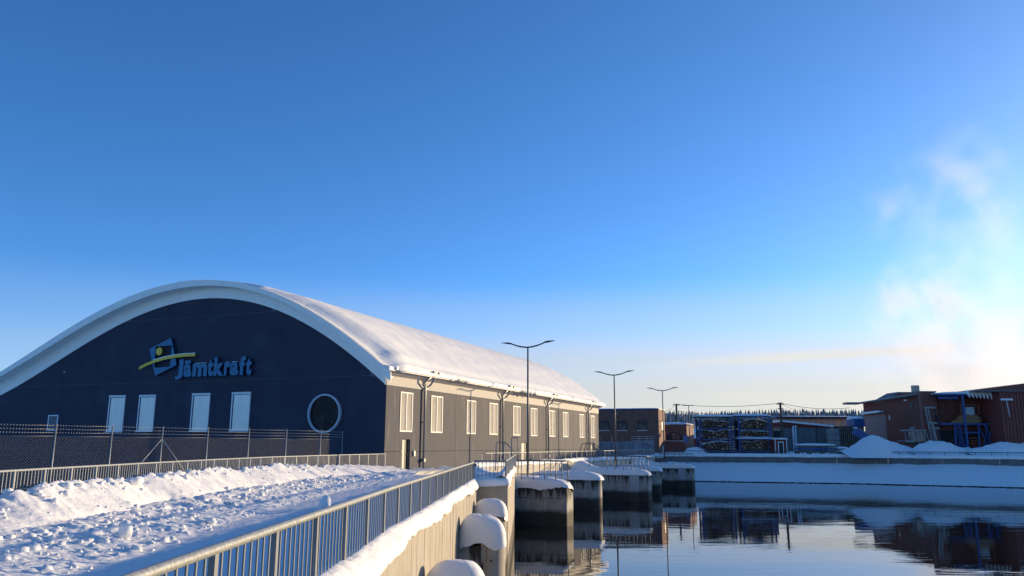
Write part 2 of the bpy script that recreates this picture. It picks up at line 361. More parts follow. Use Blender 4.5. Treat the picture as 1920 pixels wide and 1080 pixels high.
lump = np.clip((d-.9)/.8, 0, 1)*np.clip((3.95+.4*fbm(Yg*.6, Yg*0, 2, 44)-d)/.35, 0, 1)
lumpm = np.clip(lump+.25*np.clip((d-.2)/.3, 0, 1)*np.clip(1.2-d, 0, 1), 0, 1)
Z = Z+lumpm*(.0+.2*clods(Xg, Yg, .8, 1, .3)+.3*clods(Xg+3, Yg+9, .24, 2, .7)+.34*clods(Xg+5, Yg+1, .12, 3, .8)+.05*fbm(Xg*1.2, Yg*1.2, 3, 12))
Z = Z+.45*clods(Xg, Yg, .36, 8, .38)*np.clip(d+.3, 0, .6)*np.clip(1.0-d, 0, 1)+.25*clods(Xg, Yg, .16, 18, .5)*np.clip(d+.3, 0, .6)*np.clip(1.6-d, 0, 1)
Z = Z+.012*np.clip(1-lump, 0, 1)*fbm(Xg*9, Yg*7, 3, 20)*2+.03*np.clip(1-lump, 0, 1)*fbm(Xg*1.6, Yg*.7, 3, 21)
dr = xr-Xg
Z = Z+np.where(Yg < 28.95, .5, .28)*np.clip(1-(dr-.02)/.42, 0, 1)**1.3*(1+.25*fbm(Yg*1.2, Yg*0, 3, 77))
Z = Z+.55*np.clip(1-np.abs(Xg+.75)/.9, 0, 1)**.5*np.clip((Yg-29.0)/1.2, 0, 1)*np.clip((36-Yg)/4, 0, 1)*(Yg > 28.4)
drift = np.clip(1-np.abs(dr-1.6-.03*(Yg-25))/.9, 0, 1)*np.clip((Yg-27)/3, 0, 1)*np.clip((46-Yg)/3, 0, 1)
Z = Z+.35*drift*(1+.6*fbm(Xg*1.5, Yg*.8, 3, 50))+.25*drift*clods(Xg, Yg, .5, 60, .7)
tag(grid_mesh("snow_path", Xg, Yg, Z, SNOW_N), kind='structure')
def path_z(x, y):
    i = int(np.clip(np.searchsorted(ys, y), 0, len(ys)-1)); return float(np.interp(x, Xg[i], Z[i]))
PHI = (1+5**.5)/2
ICO_V = [Vector(v).normalized() for v in ((-1, PHI, 0), (1, PHI, 0), (-1, -PHI, 0), (1, -PHI, 0), (0, -1, PHI), (0, 1, PHI), (0, -1, -PHI), (0, 1, -PHI), (PHI, 0, -1), (PHI, 0, 1), (-PHI, 0, -1), (-PHI, 0, 1))]
ICO_F = [(0,11,5),(0,5,1),(0,1,7),(0,7,10),(0,10,11),(1,5,9),(5,11,4),(11,10,2),(10,7,6),(7,1,8),(3,9,4),(3,4,2),(3,2,6),(3,6,8),(3,8,9),(4,9,5),(2,4,11),(6,2,10),(8,6,7),(9,8,1)]
def chunk(mb, c, r, rs_, sq=(1, 1, .75)):
    q = Matrix.Rotation(rs_.random()*6.28, 3, 'Z') @ Matrix.Rotation(rs_.uniform(-.5, .5), 3, 'X')
    # cube-ish broken block: pull the ball towards its faces
    vs = []
    for v in ICO_V:
        w = Vector([math.copysign(abs(a)**.6, a) for a in v])*r*rs_.uniform(.6, 1.15); w = Vector((w.x*sq[0], w.y*sq[1], w.z*sq[2])); vs.append(Vector(c)+q@w)
    mb.add(vs, ICO_F, 0, True)
ck = MB(); rc = random.Random(11)
for _ in range(1150):
    y = 8+34*rc.random()**1.25; dd_ = rc.choice((rc.uniform(1.5, 4.0), rc.gauss(2.7, .6), rc.gauss(.45, .25), rc.gauss(2.3, .5)))
    if dd_ < 0: continue
    x = float(lrx(y))+dd_; r = .025+.1*rc.random()**3+(.1*rc.random() if rc.random() < .03 else 0)
    chunk(ck, (x, y, path_z(x, y)+r*.02), r, rc, (1.1, .9, .7))
tag(ck.build("snow_clods", SNOW_N), "broken clods of ploughed snow scattered at the foot of the bank", "snow clods", kind='stuff')
for (x, y, r, sq, lab) in ((-10.35, 22.4, .26, (1.2, 1.1, .7), "rounded snow lump sitting highest on the crest of the ploughed bank"), (-7.6, 16.2, .19, (.8, .9, 1.3), "upright snow block standing on the bank foot, nearer than the other two"),
                           (-5.6, 24.6, .24, (.8, .8, 1.4), "wedge shaped snow block where the path passes the shaded stretch"), (-7.3, 20.0, .17, (1.2, .9, .8), "squat snow block lying at the edge of the shaded path")):
    t = thing("snow_block", lab, "snow block", (x, y, path_z(x, y)-.03)); mb = MB(); rb_ = random.Random(int(x*100)); chunk(mb, (0, 0, r*sq[2]*.7), r, rb_, sq)
    o = mb.build("block", SNOW_N, t); md = o.modifiers.new("soft", 'BEVEL'); md.width = .05; md.segments = 3
# snow sheet alongside the hall
ss, pp = np.meshgrid(np.linspace(-4, 75, 500), np.linspace(-.3, 4.95, 50), indexing='ij')
near_wall = np.clip(1-pp/1.5, 0, 1)
Zh = -.04+.05*fbm(ss*.8, pp*.8, 4, 3)+near_wall*(.22*(.5+fbm(ss*.7, ss*0, 3, 4)*1.6))+.30*clods(ss, pp, .8, 70, .5)*np.clip((12-ss)/6, 0, 1)*np.clip((3.2-pp), 0, 1)
Zh += np.clip((pp-4.3)/.5, 0, 1)*.3
tag(grid_mesh("hall_side_snow", pp, ss, Zh, SNOW, loc=(CH[0], CH[1], 0), rotz=-AH), kind='structure')
# lower snowy yard left of the railing, falling away from the path
yy, xx = np.meshgrid(np.linspace(2, 100, 160), np.linspace(0, 1, 120), indexing='ij')
xe = lrx(np.clip(yy, 10, 50.2))-.35
Xl = xe-70*xx**1.6
dd = xe-Xl
Zl = .1-1.6*np.clip(dd/5, 0, 1)-1.2*np.clip((dd-5)/12, 0, 1)+.12*fbm(Xl, yy, 4, 8)
Zl = np.where(yy > 50.5, np.minimum(Zl, -1.2), Zl)
tag(grid_mesh("sunken_yard_snow", Xl, yy, Zl, SNOW), kind='structure')
# far snow plain and quay: waterline, slope, quay wall
A_ = [(8, 108.5), (23.9, 105.6), (42.5, 100.8), (58.2, 92.2), (100, 66), (160, 30)]
Q_ = [(10, 114), (25.4, 111.2), (44.7, 106.2), (61.3, 97.2), (103, 71), (163, 36)]
def along(pl, n):
    pl = np.array(pl, float); seg = np.hypot(*np.diff(pl, axis=0).T); c = np.r_[0, np.cumsum(seg)]
    t = np.linspace(0, c[-1], n); return np.interp(t, c, pl[:, 0]), np.interp(t, c, pl[:, 1]), t
qx, qy, qt = along(Q_, 700); ax_, ay_, _ = along(A_, 700)
U = np.linspace(0, 1, 24)[:, None]
Xs = ax_+(qx-ax_)*U; Ys_ = ay_+(qy-ay_)*U
Zs = WL-.25+(2.35+.25)*U**.85+.14*fbm(Xs*.35, Ys_*.35, 4, 14)+.12*clods(Xs, Ys_, 1.1, 15, .35)*(U < .3)+.28*fbm(Xs*.5, Ys_*.5, 4, 16)*np.clip((U-.6)/.4, 0, 1)+np.where(U < .02, -.4, 0)
tag(grid_mesh("snowy_bank", Xs.T, Ys_.T, Zs.T, SNOW), kind='structure')
# thin dark stone edge at the waterline
rubble = MB()
for i in range(0, 690, 2):
    x, y = ax_[i], ay_[i]
    if x < 20 or x > 75: continue
    for k in range(4):
        w = random.uniform(.15, .5); hgt = random.uniform(.04, .13) if random.random() < .985 else random.uniform(.2, .36)
        rubble.cbox((x+random.uniform(-.3, .3), y-.12+random.uniform(-.12, .12), WL+.02), (w, .4, hgt))
tag(rubble.build("waterline_stones", mat("wet_stone", (.03, .027, .025), .7)), "dark wet stones along the far waterline", "stones", kind='stuff')
# ground behind the quay out to the horizon
gy, gx = np.meshgrid(np.linspace(0, 1, 60), np.linspace(-60, 160, 160), indexing='ij')
qyx = np.interp(gx, [a for a, b in Q_], [b for a, b in Q_])
Yf = qyx+.55+(1500-qyx)*gy**3.2
Zf = .28+.5*np.clip((Yf-qyx)/20, 0, 1)+.08*fbm(gx*.3, Yf*.3, 3, 71)+18*np.clip((Yf-420)/350, 0, 1)*(.85+.4*fbm(gx*.006, Yf*.006, 2, 6))
gx2 = gx*(1+gy**1.5*8)
tag(grid_mesh("snow_plain", gx2, Yf, Zf, SNOW), kind='structure')
# ------------------------------------------------------------------ THE HALL
hall = thing("arched_hall", "long dark hall with snow covered barrel roof, navy gable and pale arched trim", "building", (CH[0], CH[1], 0), -AH)
PG = np.arange(-38, 1.01, 1.0)
T_TOP = [6.02,6.38,6.77,7.18,7.62,8.07,8.52,8.98,9.44,9.89,10.32,10.74,11.14,11.52,11.86,12.18,12.46,12.7,12.91,13.07,13.18,13.25,13.27,13.25,13.17,13.04,12.86,12.63,12.34,12.01,11.62,11.18,10.69,10.15,9.57,8.94,8.27,7.55,6.8,6.01]
T_FB = [5.76,6.07,6.41,6.78,7.18,7.59,8.02,8.46,8.89,9.33,9.75,10.17,10.57,10.94,11.3,11.62,11.91,12.17,12.38,12.56,12.7,12.79,12.83,12.82,12.76,12.65,12.48,12.26,11.99,11.66,11.28,10.84,10.34,9.79,9.19,8.53,7.83,7.07,6.27,5.42]
T_BD = [4.78,5.05,5.36,5.72,6.11,6.53,6.97,7.42,7.87,8.33,8.78,9.22,9.65,10.05,10.43,10.77,11.09,11.36,11.6,11.79,11.93,12.03,12.07,12.06,12.0,11.88,11.71,11.48,11.19,10.85,10.45,10.0,9.49,8.93,8.32,7.66,6.96,6.21,5.42,4.59]
def spl(tab):
    c = np.polyfit(PG, tab, 6); return lambda p: float(np.polyval(c, p))
zt_top, zt_fb, zt_bd = spl(T_TOP), spl(T_FB), spl(T_BD)
HL = 50.3
# gable panels (recessed joints), cut along the arch
pj = [-37.4, -33.0, -25.2, -17.55, -8.8, -.012]; zj = [-3.2, 6.06, 10.76, 13.0]
GWIN = [(-23.85, -22.25, 2.52, 5.14), (-20.88, -19.3, 2.55, 5.12), (-15.88, -14.26, 2.55, 5.14), (-12.33, -10.72, 2.56, 5.15)]
for i in range(5):
    for j in range(3):
        a, b = pj[i]+.012, pj[i+1]-.012; z0, z1 = zj[j]+.012, zj[j+1]-.012
        if j == 0: z0 = -3.2
        n = 14; top = []
        for k in range(n+1):
            p = a+(b-a)*k/n; top.append((p, min(z1, zt_bd(p)-.004)))
        top = [q for q in top if q[1] > z0+.02]
        if len(top) < 2: continue
        poly = [(top[0][0], z0)]+top+[(top[-1][0], z0)]
        MB().prism(poly[::-1], 0, .055).build("gable_panel", NAVY, hall, fix=True)
core = MB(); core.prism([(-37.3, -3.2)]+[(p, zt_bd(p)-.05) for p in np.linspace(-37.3, -.05, 40)]+[(-.05, -3.2)], .006, .17).build("gable_backing", mat("joint_sealant", (.09, .1, .13), .8), hall, fix=True)
# pale band between navy wall and roof trim, in lengths
bj = [-37.6, -33, -25.2, -17.8, -8.9, 0.0]
for i in range(5):
    a, b = bj[i]+.01, bj[i+1]-.01
    ps = np.linspace(a, b, 14)
    poly = [(p, zt_bd(p)) for p in ps]+[(p, zt_fb(p)+.12) for p in ps[::-1]]
    MB().prism(poly, -.05, .16).build("arch_band", FASC, hall, fix=True)
# fascia panels with joints + soffit pieces
def arc_step(f, p0, p1, step):
    out = [p0]; p = p0
    while p < p1:
        sl = (f(p+.1)-f(p-.1))/.2; p += step/math.sqrt(1+sl*sl); out.append(min(p, p1))
    return out
fj = arc_step(zt_top, -38, .85, 1.05)
for a, b in zip(fj[:-1], fj[1:]):
    if b-a < .05: continue
    ps = np.linspace(a+.012, b-.006, 3)
    poly = [(p, zt_fb(p)) for p in ps]+[(p, zt_top(p)) for p in ps[::-1]]
    MB().prism(poly, -.93, -.88).build("fascia_panel", FASC, hall, fix=True)
sj = arc_step(zt_fb, -38, .5, 2.1)
for a, b in zip(sj[:-1], sj[1:]):
    if b-a < .05: continue
    ps = np.linspace(a+.012, b-.012, 4)
    poly = [(p, zt_fb(p)+.03) for p in ps]+[(p, zt_fb(p)+.08) for p in ps[::-1]]
    MB().prism(poly, -.878, -.055).build("soffit_panel", FASC, hall, fix=True)
# roof shell
ps = np.r_[np.linspace(-38, .3, 60), .72]
zz = [zt_top(p)-.02 for p in ps]; zz[-1] = 6.52; zz[-2] = 6.6
poly = list(zip(ps, zz))+[(p, z-.22) for p, z in list(zip(ps, zz))[::-1]]
MB().prism(poly, -.87, HL+.6).build("roof", FASC, hall, fix=True)
# roof snow, pulled back from the trim with a rounded front lip
ns, npz = 260, 230
sv = np.r_[-.75, -.72, -.6, -.4, -.1, .4, np.linspace(1.0, HL+.2, ns), HL+.55, HL+.62]
pv = np.linspace(-38.2, .62, npz)
SS, PP = np.meshgrid(sv, pv, indexing='ij')
cpoly = np.polyfit(PG, T_TOP, 6)
base = np.polyval(cpoly, PP); base = np.where(PP > .2, np.interp(PP, [.2, .72], [6.66, 6.52]), base)
sl = np.polyval(np.polyder(cpoly), PP)
right = np.clip((PP+14.5)/9, 0, 1)
back = np.interp(PP, [-17, -12, -8, -4, -1, .6], [.0, .15, .5, 1.0, 1.2, .6])
edge = np.clip((SS+.78-back-.12*fbm(PP*.7, PP*0, 3, 4))/np.where(PP > -10, 1.7, .5), 0, 1)
thick = (.04+.33*right)*(1+.55*fbm(SS*.16, PP*.16, 4, 11))+.03*fbm(SS*1.5, PP*1.5, 4, 12)+right*.05*np.clip(fbm(SS*.5-PP*.15, PP*.9, 4, 19)*3, -1, 1)
lobe = np.clip((PP+1.3)/1.3, 0, 1)*.12*(1+fbm(SS*.3, SS*0, 2, 15))
thick = thick+lobe*.4+right*.25*np.exp(-(SS/4.5)**2)*np.clip((PP+13)/9, 0, 1)
thick = thick*np.interp(PP, [-.2, .5], [1, .45])
thick = np.clip(thick, .02, 2)*edge**.5*np.clip((HL+.62-SS)/.6, 0, 1)**.5
patch = (fbm(SS*.8, PP*.5, 3, 33) > .27) & (right > .5) & (SS < 12)
Zr = base+thick*1.0
Pn = PP+thick*np.clip(-sl, -1, 1)*.25*(PP > -5)
# drooping edge over the gutter
s_e = SS[:, -1]; ov = sum(np.clip(1-np.abs(s_e-c)/w, 0, 1)**.5*h for c, w, h in ((9.6, 2.6, .8), (15.5, 1.0, .35), (20.5, .6, .2), (24.0, 3.4, 1.0), (37, .8, .25), (41.5, .9, .3), (47.2, 1.2, .35)))*(.75+.9*fbm(s_e*1.8, s_e*0, 3, 15)); ov = np.clip(ov, 0, 1)
ov = np.maximum(ov, np.clip(1-np.abs(SS[:, -1]-.6)/1.1, 0, 1))
Pn[:, -1] += .42*ov+.02; Zr[:, -1] = np.where(ov > .05, Zr[:, -1]-.05-.12*ov, Zr[:, -1])
rag = fbm(SS[:, -1]*2.5, SS[:, -1]*0, 4, 88)
e1p = Pn[:, -1]-.02; e1z = 6.5-.34*ov*(1+1.3*rag); e2p = np.full_like(e1p, .45); e2z = np.full_like(e1p, 6.5)
Pn = np.c_[Pn, e1p, e2p]; Zr = np.c_[Zr, e1z, e2z]; SS2 = np.c_[SS, SS[:, -1], SS[:, -1]]
rs = grid_mesh("roof_snow", Pn, SS2, Zr, SNOW_R, hall)
# eaves along the water side: soffit boards, gutter
sf = MB()
for k in range(25):
    a = -.04+k*2.02; b = min(a+2.0, HL)
    MB().prism([(0.02, 6.06), (.70, 6.36), (.70, 6.4), (.02, 6.1)], a, b).build("eaves_soffit", CREAM, hall, fix=True)
MB().prism([(.70, 6.34), (.84, 6.36), (.86, 6.56), (.83, 6.56), (.815, 6.4), (.70, 6.38)], -.2, HL+.4).build("gutter", WHITE, hall, fix=True)
# side wall panels with recessed joints and door openings
sjn = [0.02, 10.3, 20.25, 30.2, 40.0, HL]
DOORS = [(2.3, 3.35, 2.02), (24.2, 26.0, 1.87), (46.9, 48.3, 1.95)]
LV = [(1.84, 3.51), (6.22, 8.04), (12.22, 13.93), (16.69, 18.47), (21.99, 23.77), (26.5, 28.3), (31.85, 33.66), (36.25, 38.1), (42.28, 44.1), (46.8, 48.6)]
def holed(s0, s1, z0, z1, holes, name, m, x0=-.22, x1=0.0):
    hs_ = [h for h in holes if h[0] < s1 and h[1] > s0 and h[2] < z1 and h[3] > z0]
    ssp = sorted({s0, s1, *[min(max(v, s0), s1) for h in hs_ for v in h[:2]]}); zsp = sorted({z0, z1, *[min(max(v, z0), z1) for h in hs_ for v in h[2:]]})
    mb = MB()
    for a, b in zip(ssp[:-1], ssp[1:]):
        for c, d_ in zip(zsp[:-1], zsp[1:]):
            cs, cz = (a+b)/2, (c+d_)/2
            if any(h[0] < cs < h[1] and h[2] < cz < h[3] for h in hs_): continue
            mb.box((x0, a, c), (x1, b, d_))
    return mb.build(name, m, hall)
holes = [(a, b, -.5, t) for a, b, t in DOORS]+[(a, b, 2.5, 5.12) for a, b in LV]
for a, b in zip(sjn[:-1], sjn[1:]):
    holed(a+.015, b-.015, -3.2, 1.21, holes, "side_panel", TAUPE)
    holed(a+.015, b-.015, 1.235, 5.42, holes, "side_panel", TAUPE)
MB().box((-.5, .25, -3.2), (-.23, HL, 6)).build("wall_backing", DARK, hall)
cb = [0.02, 10.3, 20.25, 30.2, 40.0, HL+.02]
for a, b in zip(cb[:-1], cb[1:]): MB().box((-.2, a+.008, 5.435), (.03, b-.008, 6.055)).build("cream_band", CREAM, hall)
MB().box((-37.3, HL-.2, -3.2), (0, HL, 6.0)).build("rear_wall", TAUPE, hall)
MB().box((-37.6, .2, -3.2), (-37.4, HL-.2, 6.0)).build("far_side_wall", TAUPE, hall)
# louvred windows
lf = MB(); w_ = 1.76; h_ = 2.62
for a, b in (((-.0), .09), (w_-.09, w_), (w_/2-.045, w_/2+.045)): lf.box((-.1, a, 0), (.04, b, h_))
for a, b in ((0, .08), (h_-.08, h_)): lf.box((-.1, .09, a), (.04, w_/2-.045, b)); lf.box((-.1, w_/2+.045, a), (.04, w_-.09, b))
lfm = lf.mesh("frame", LOUV)
sl_ = MB()
for k in range(38):
    z = .1+k*.0645
    for a, b in ((.092, w_/2-.047), (w_/2+.047, w_-.092)):
        sl_.add([(-.085, a, z+.062), (-.085, b, z+.062), (.012, b, z+.008), (.012, a, z+.008), (-.08, a, z+.045), (-.08, b, z+.045), (.014, b, z-.006), (.014, a, z-.006)],
                [(0, 3, 2, 1), (4, 5, 6, 7), (3, 7, 6, 2), (0, 1, 5, 4), (0, 4, 7, 3), (1, 2, 6, 5)])
slm = sl_.mesh("slat", LOUV)
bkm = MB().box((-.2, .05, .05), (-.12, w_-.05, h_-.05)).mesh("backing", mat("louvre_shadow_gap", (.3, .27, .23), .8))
for a, b in LV:
    w = lnk("louvred_window", None, hall, (0, a, 2.5)); w.scale = (1, (b-a)/w_, 1)
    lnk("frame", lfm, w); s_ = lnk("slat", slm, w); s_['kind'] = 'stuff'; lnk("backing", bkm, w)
# doors, set deep in the wall
DOORM = mat("pale_door_paint", (.42, .4, .35), .5)
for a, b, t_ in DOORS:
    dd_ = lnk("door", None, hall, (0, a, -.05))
    MB().box((-.2, .03, 0), (-.15, (b-a)*.5, t_+.02)).build("door_leaf", DOORM, dd_)
    MB().box((-.215, (b-a)*.5, 0), (-.17, b-a-.03, t_+.02)).build("painted_reveal_shade", DARK, dd_)  # dark panel painted in for the shadow the reveal casts on the door
    MB().box((-.22, 0, 0), (-.1, .03, t_+.05)).box((-.22, b-a-.03, 0), (-.1, b-a, t_+.05)).box((-.22, .03, t_+.022), (-.1, b-a-.03, t_+.05)).build("door_frame", GREYS, dd_)
    MB().tube([(-.14, b-a-.15, 1.05), (-.08, b-a-.15, 1.05), (-.08, b-a-.28, 1.05)], .015, 6).build("handle", GALV, dd_)
MB().box((.002, 3.75, 1.0-.1), (.1, 3.95, 1.25)).build("meter_box", GALV, hall)
# Y-shaped downpipes
for s in (5.0, 19.3, 31.2, 45.5):
    dp = lnk("downpipe", None, hall, (0, s, 0))
    MB().tube([(.17, 0, -.2), (.17, 0, 5.55), (.2, -.42, 5.8), (.3, -.45, 5.9), (.68, .12, 6.42)], .075, 8).tube([(.17, .0, 5.3), (.17, .12, 5.5), (.2, .5, 5.72), (.3, .6, 5.85), (.74, .5, 6.42)], .07, 8).build("pipe", PIPE, dp)
    MB().cbox((.17, 0, .62), (.22, .24, .22)).cbox((.1, 0, 3.2), (.2, .2, .05)).build("bracket", GALVD, dp)
    MB().cbox((.72, .3, 6.58), (.3, .6, .28)).cbox((.86, .75, 6.62), (.2, .35, .12)).build("hopper", GALVD, dp)
# gable windows
for a, b, z0, z1 in GWIN:
    w = lnk("gable_window", None, hall, (a, 0, z0)); ww, hh = b-a, z1-z0
    MB().box((0, -.07, 0), (.09, -.001, hh)).box((ww-.06, -.07, 0), (ww, -.001, hh)).box((.09, -.07, hh-.09), (ww-.06, -.001, hh)).box((.09, -.07, 0), (ww-.06, -.001, .08)).build("frame", WHITE, w)
    MB().box((.09, -.035, .08), (.17, -.002, hh-.09)).box((.17, -.035, hh-.13), (ww-.06, -.002, hh-.09)).build("inner_frame", DSIDE, w)
    MB().box((.17, -.03, .08), (ww-.06, -.003, hh-.13)).build("pane", GLASSP, w)
    MB().box((-.03, -.14, -.06), (ww+.03, -.002, -.005)).build("sill", WHITE, w)
    MB().box((-.02, -.11, hh+.003), (ww+.03, -.002, hh+.05)).build("drip_cap", WHITE, w)
w = lnk("small_hatch", None, hall, (-30.05, 0, 2.6))
MB().box((0, -.06, 0), (.08, -.001, 1.2)).box((.97, -.06, 0), (1.05, -.001, 1.2)).box((.08, -.06, 1.12), (.97, -.001, 1.2)).box((.08, -.06, 0), (.97, -.001, .08)).build("frame", WHITE, w)
MB().box((.08, -.03, .08), (.97, -.002, 1.12)).build("pane", mat("hatch_mesh", (.1, .11, .14), .6), w)
# round window
rw = lnk("round_window", None, hall, (-4.55, 0, 3.66)); ring = MB(); vs = []; fs = []
n = 48
for k in range(n):
    a = 2*math.pi*k/n; c, s = math.cos(a), math.sin(a)
    for r, y in ((1.28, -.002), (1.28, -.2), (1.16, -.2), (1.16, -.01)): vs.append((c*r, y, s*r))
for k in range(n):
    for q in range(3): fs.append((k*4+q, ((k+1) % n)*4+q, ((k+1) % n)*4+q+1, k*4+q+1))
ring.add(vs, fs, 0, False).build("ring_frame", mat("ring_pale_blue", (.36, .42, .5), .4), rw, fix=True)
MB().add([(math.cos(2*math.pi*k/n)*1.16, -.03, math.sin(2*math.pi*k/n)*1.16) for k in range(n)], [tuple(range(n))]).build("pane", ROUNDG, rw)
# ridge vent box
rv = lnk("ridge_vent", None, hall, (-17.9, .6, 13.4))
MB().box((-.7, 0, 0), (.9, .9, .12)).build("vent_box", GALVD, rv); MB().box((-1.0, -.15, .13), (1.15, 1.1, .2)).build("vent_lid", WHITE, rv)
MB().box((-.9, -.1, .204), (1.1, 1.0, .27)).build("vent_snow", SNOW, rv)
# small lights / details on gable
MB().cbox((-28.8, -.06, 7.1), (.16, .12, .1)).build("wall_light", GALV, hall)
# ------------------------------------------------------------------ wall sign
sg = thing("wall_sign", "blue and yellow lettered sign with tilted square emblem on the navy gable", "sign", B(-.02, -15.5, 6.3), -AH)
ox, oz = -15.5, 6.3
def rel(pts): return [(x-ox, z-oz) for x, z in pts]
fo = rel([(-18.1, 9.27), (-17.36, 7.25), (-19.33, 6.52), (-20.1, 8.55)]); fi = rel([(-17.96, 8.7), (-17.96, 7.15), (-19.46, 7.12), (-19.52, 8.69)])
mb = MB()
for y in (-.26,): pass
vs = [(x, -.26, z) for x, z in fo]+[(x, -.26, z) for x, z in fi]+[(x, -.04, z) for x, z in fo]+[(x, -.04, z) for x, z in fi]
for k in range(4):
    k2 = (k+1) % 4
    mb.add([vs[k], vs[k2], vs[4+k2], vs[4+k]], [(0, 1, 2, 3)], 0)
    mb.add([vs[k], vs[8+k], vs[8+k2], vs[k2]], [(0, 1, 2, 3)], 1); mb.add([vs[4+k], vs[4+k2], vs[12+k2], vs[12+k]], [(0, 1, 2, 3)], 1)
mb.build("emblem_frame", [BLUES, DSIDE], sg, fix=False)
n = 24; cxx, czz = -19.11-ox, 8.31-oz
mb = MB(); vs = [(cxx+.29*math.cos(2*math.pi*k/n), y, czz+.29*math.sin(2*math.pi*k/n)) for y in (-.3, -.08) for k in range(n)]
mb.add(vs, [tuple(range(n))], 0); mb.add(vs, [(k, n+k, n+(k+1) % n, (k+1) % n) for k in range(n)], 1)
mb.build("emblem_disc", [YEL, mat("sign_yellow_side", (.16, .13, .02), .5)], sg)
bt = rel([(-20.85, 7.22), (-20.2, 7.47), (-19.52, 7.66), (-18.6, 7.85), (-17.69, 7.96), (-16.68, 8.02), (-15.67, 8.02)])
bb = [(x+.03, z-.2) for x, z in bt]
mb = MB().prism(bt+bb[::-1], -.36, -.28); mb.build("emblem_wave", YEL, sg, fix=True)
sn = MB().prism([(x, z+.003) for x, z in bt[2:]]+[(x, z+.05) for x, z in bt[2:][::-1]], -.36, -.28); sn.build("snow_line", SNOW, sg, fix=True)
for (ch, a, b, zb, zh) in [('J', -17.42, -16.72, 6.2, 1.44), ('ä', -16.67, -15.93, 6.36, .95), ('m', -15.84, -14.52, 6.36, .95), ('t', -14.48, -13.97, 6.36, 1.2),
                           ('k', -13.92, -13.05, 6.36, 1.32), ('r', -13.0, -12.5, 6.36, .95), ('a', -12.5, -11.74, 6.36, .95), ('f', -11.7, -11.14, 6.36, 1.32), ('t', -11.12, -10.62, 6.36, 1.2)]:
    cu = bpy.data.curves.new("letter", 'FONT'); cu.body = ch; cu.size = 1; cu.offset = .04; cu.extrude = .11; cu.resolution_u = 3
    to = bpy.data.objects.new("tmp", cu); COL.objects.link(to)
    bpy.context.view_layer.update()
    me = bpy.data.meshes.new_from_object(to.evaluated_get(bpy.context.evaluated_depsgraph_get())); bpy.data.objects.remove(to)
    co = np.empty(len(me.vertices)*3, np.float32); me.vertices.foreach_get('co', co); co = co.reshape(-1, 3)
    mn, mx = co.min(0), co.max(0); zh2 = zh*(1.28 if ch == 'ä' else 1)
    x = (co[:, 0]-mn[0])/(mx[0]-mn[0])*(b-a-.044)+a+.022-ox; z = (co[:, 1]-mn[1])/(mx[1]-mn[1])*zh2+zb-oz; y = -.15-co[:, 2]
    # heavier strokes: the same outline once more, shifted sideways
    vs_ = [tuple(v) for v in np.stack([x, y, z], 1)]; fs_ = [tuple(p.vertices) for p in me.polygons]; nv = len(vs_); m2_ = MB()
    for sh_ in (-.022, .022): m2_.add([(a_+sh_, b_-.004*(sh_ > 0), c_) for a_, b_, c_ in vs_], fs_)
    bpy.data.meshes.remove(me); me = m2_.mesh("letter", [BLUES, DSIDE])
    nrm = [p.normal.y for p in me.polygons]
    for p, q in zip(me.polygons, nrm): p.material_index = 0 if abs(q) > .7 else 1
    me.name = "letter"; lnk("letter", me, sg)
    if ch in 'mra': MB().box((a+.14-ox, -.26, zb+zh-oz+.002), (b-.12-ox, -.06, zb+zh-oz+.022)).build("letter_snow", SNOW, sg)
# ------------------------------------------------------------------ railings
def railing(name, label, pts, h, spacing, nb, post=(.035, .06), bar=(.012, .025), rt=.03, m=GALV, mbar=None, base=0., bars_joined=False, z0=None, lower=None, cat="railing"):
    """pts: polyline (x,y). post/bar size: (across the line, along it)"""
    px, py, tt = along(pts, 2000); Lr = tt[-1]; n = max(1, round(Lr/spacing)); sp = Lr/n
    zf = z0 or (lambda t: 0.)
    root = thing(name, label, cat, (pts[0][0], pts[0][1], zf(0)))
    ox_, oy_, oz_ = root.location
    def P(t): return float(np.interp(t, tt, px))-ox_, float(np.interp(t, tt, py))-oy_
    def A(t):
        a = P(max(t-.05, 0)); b = P(min(t+.05, Lr)); return math.atan2(b[1]-a[1], b[0]-a[0])
    pm = MB().cbox((0, 0, (h+base)/2), (post[1], post[0], h-base)).mesh("post", mbar or m)
    bm_ = MB().cbox((0, 0, (h-.03+base+.06)/2), (bar[1], bar[0], h-.03-base-.06)).mesh("baluster", mbar or m)
    for k in range(n+1):
        x, y = P(k*sp); o = lnk("post", pm, root, (x, y, zf(k*sp)-oz_), A(k*sp))
    jb = MB()
    for k in range(n):
        for j in range(1, nb+1):
            t = k*sp+sp*j/(nb+1); x, y = P(t); a = A(t); z = zf(t)-oz_
            if bars_joined:
                jb.beam((x, y, z+base+.06), (x, y, z+h-.03), bar[0])
            else: lnk("baluster", bm_, root, (x, y, z), a)
    if bars_joined and nb: q = jb.build("baluster", mbar or m, root); q['kind'] = 'stuff'
    N_ = max(2, int(Lr/1.0)); line = [(*P(Lr*k/N_), h+zf(Lr*k/N_)-oz_) for k in range(N_+1)]
    MB().tube(line, rt, 10).build("top_rail", m, root)
    lo = lower if lower is not None else base+.07
    for z in (lo if isinstance(lo, (list, tuple)) else [lo]):
        MB().tube([(x, y, zz_-h+z) for x, y, zz_ in line], .014, 6).build("bottom_rail", m, root)
    return root
railing("foreground_railing", "galvanised railing running beside the canal wall in the foreground, with closely set balusters", rrail, 1.075, 1.22, 8, post=(.04, .06), bar=(.011, .018), rt=.032, base=.35, mbar=GALVD)
railing("footpath_railing", "galvanised railing behind the ploughed snow bank, below the navy gable", lrail, 1.1, 1.25, 8, post=(.04, .06), bar=(.012, .02), rt=.028, base=-.2, mbar=GALVM)
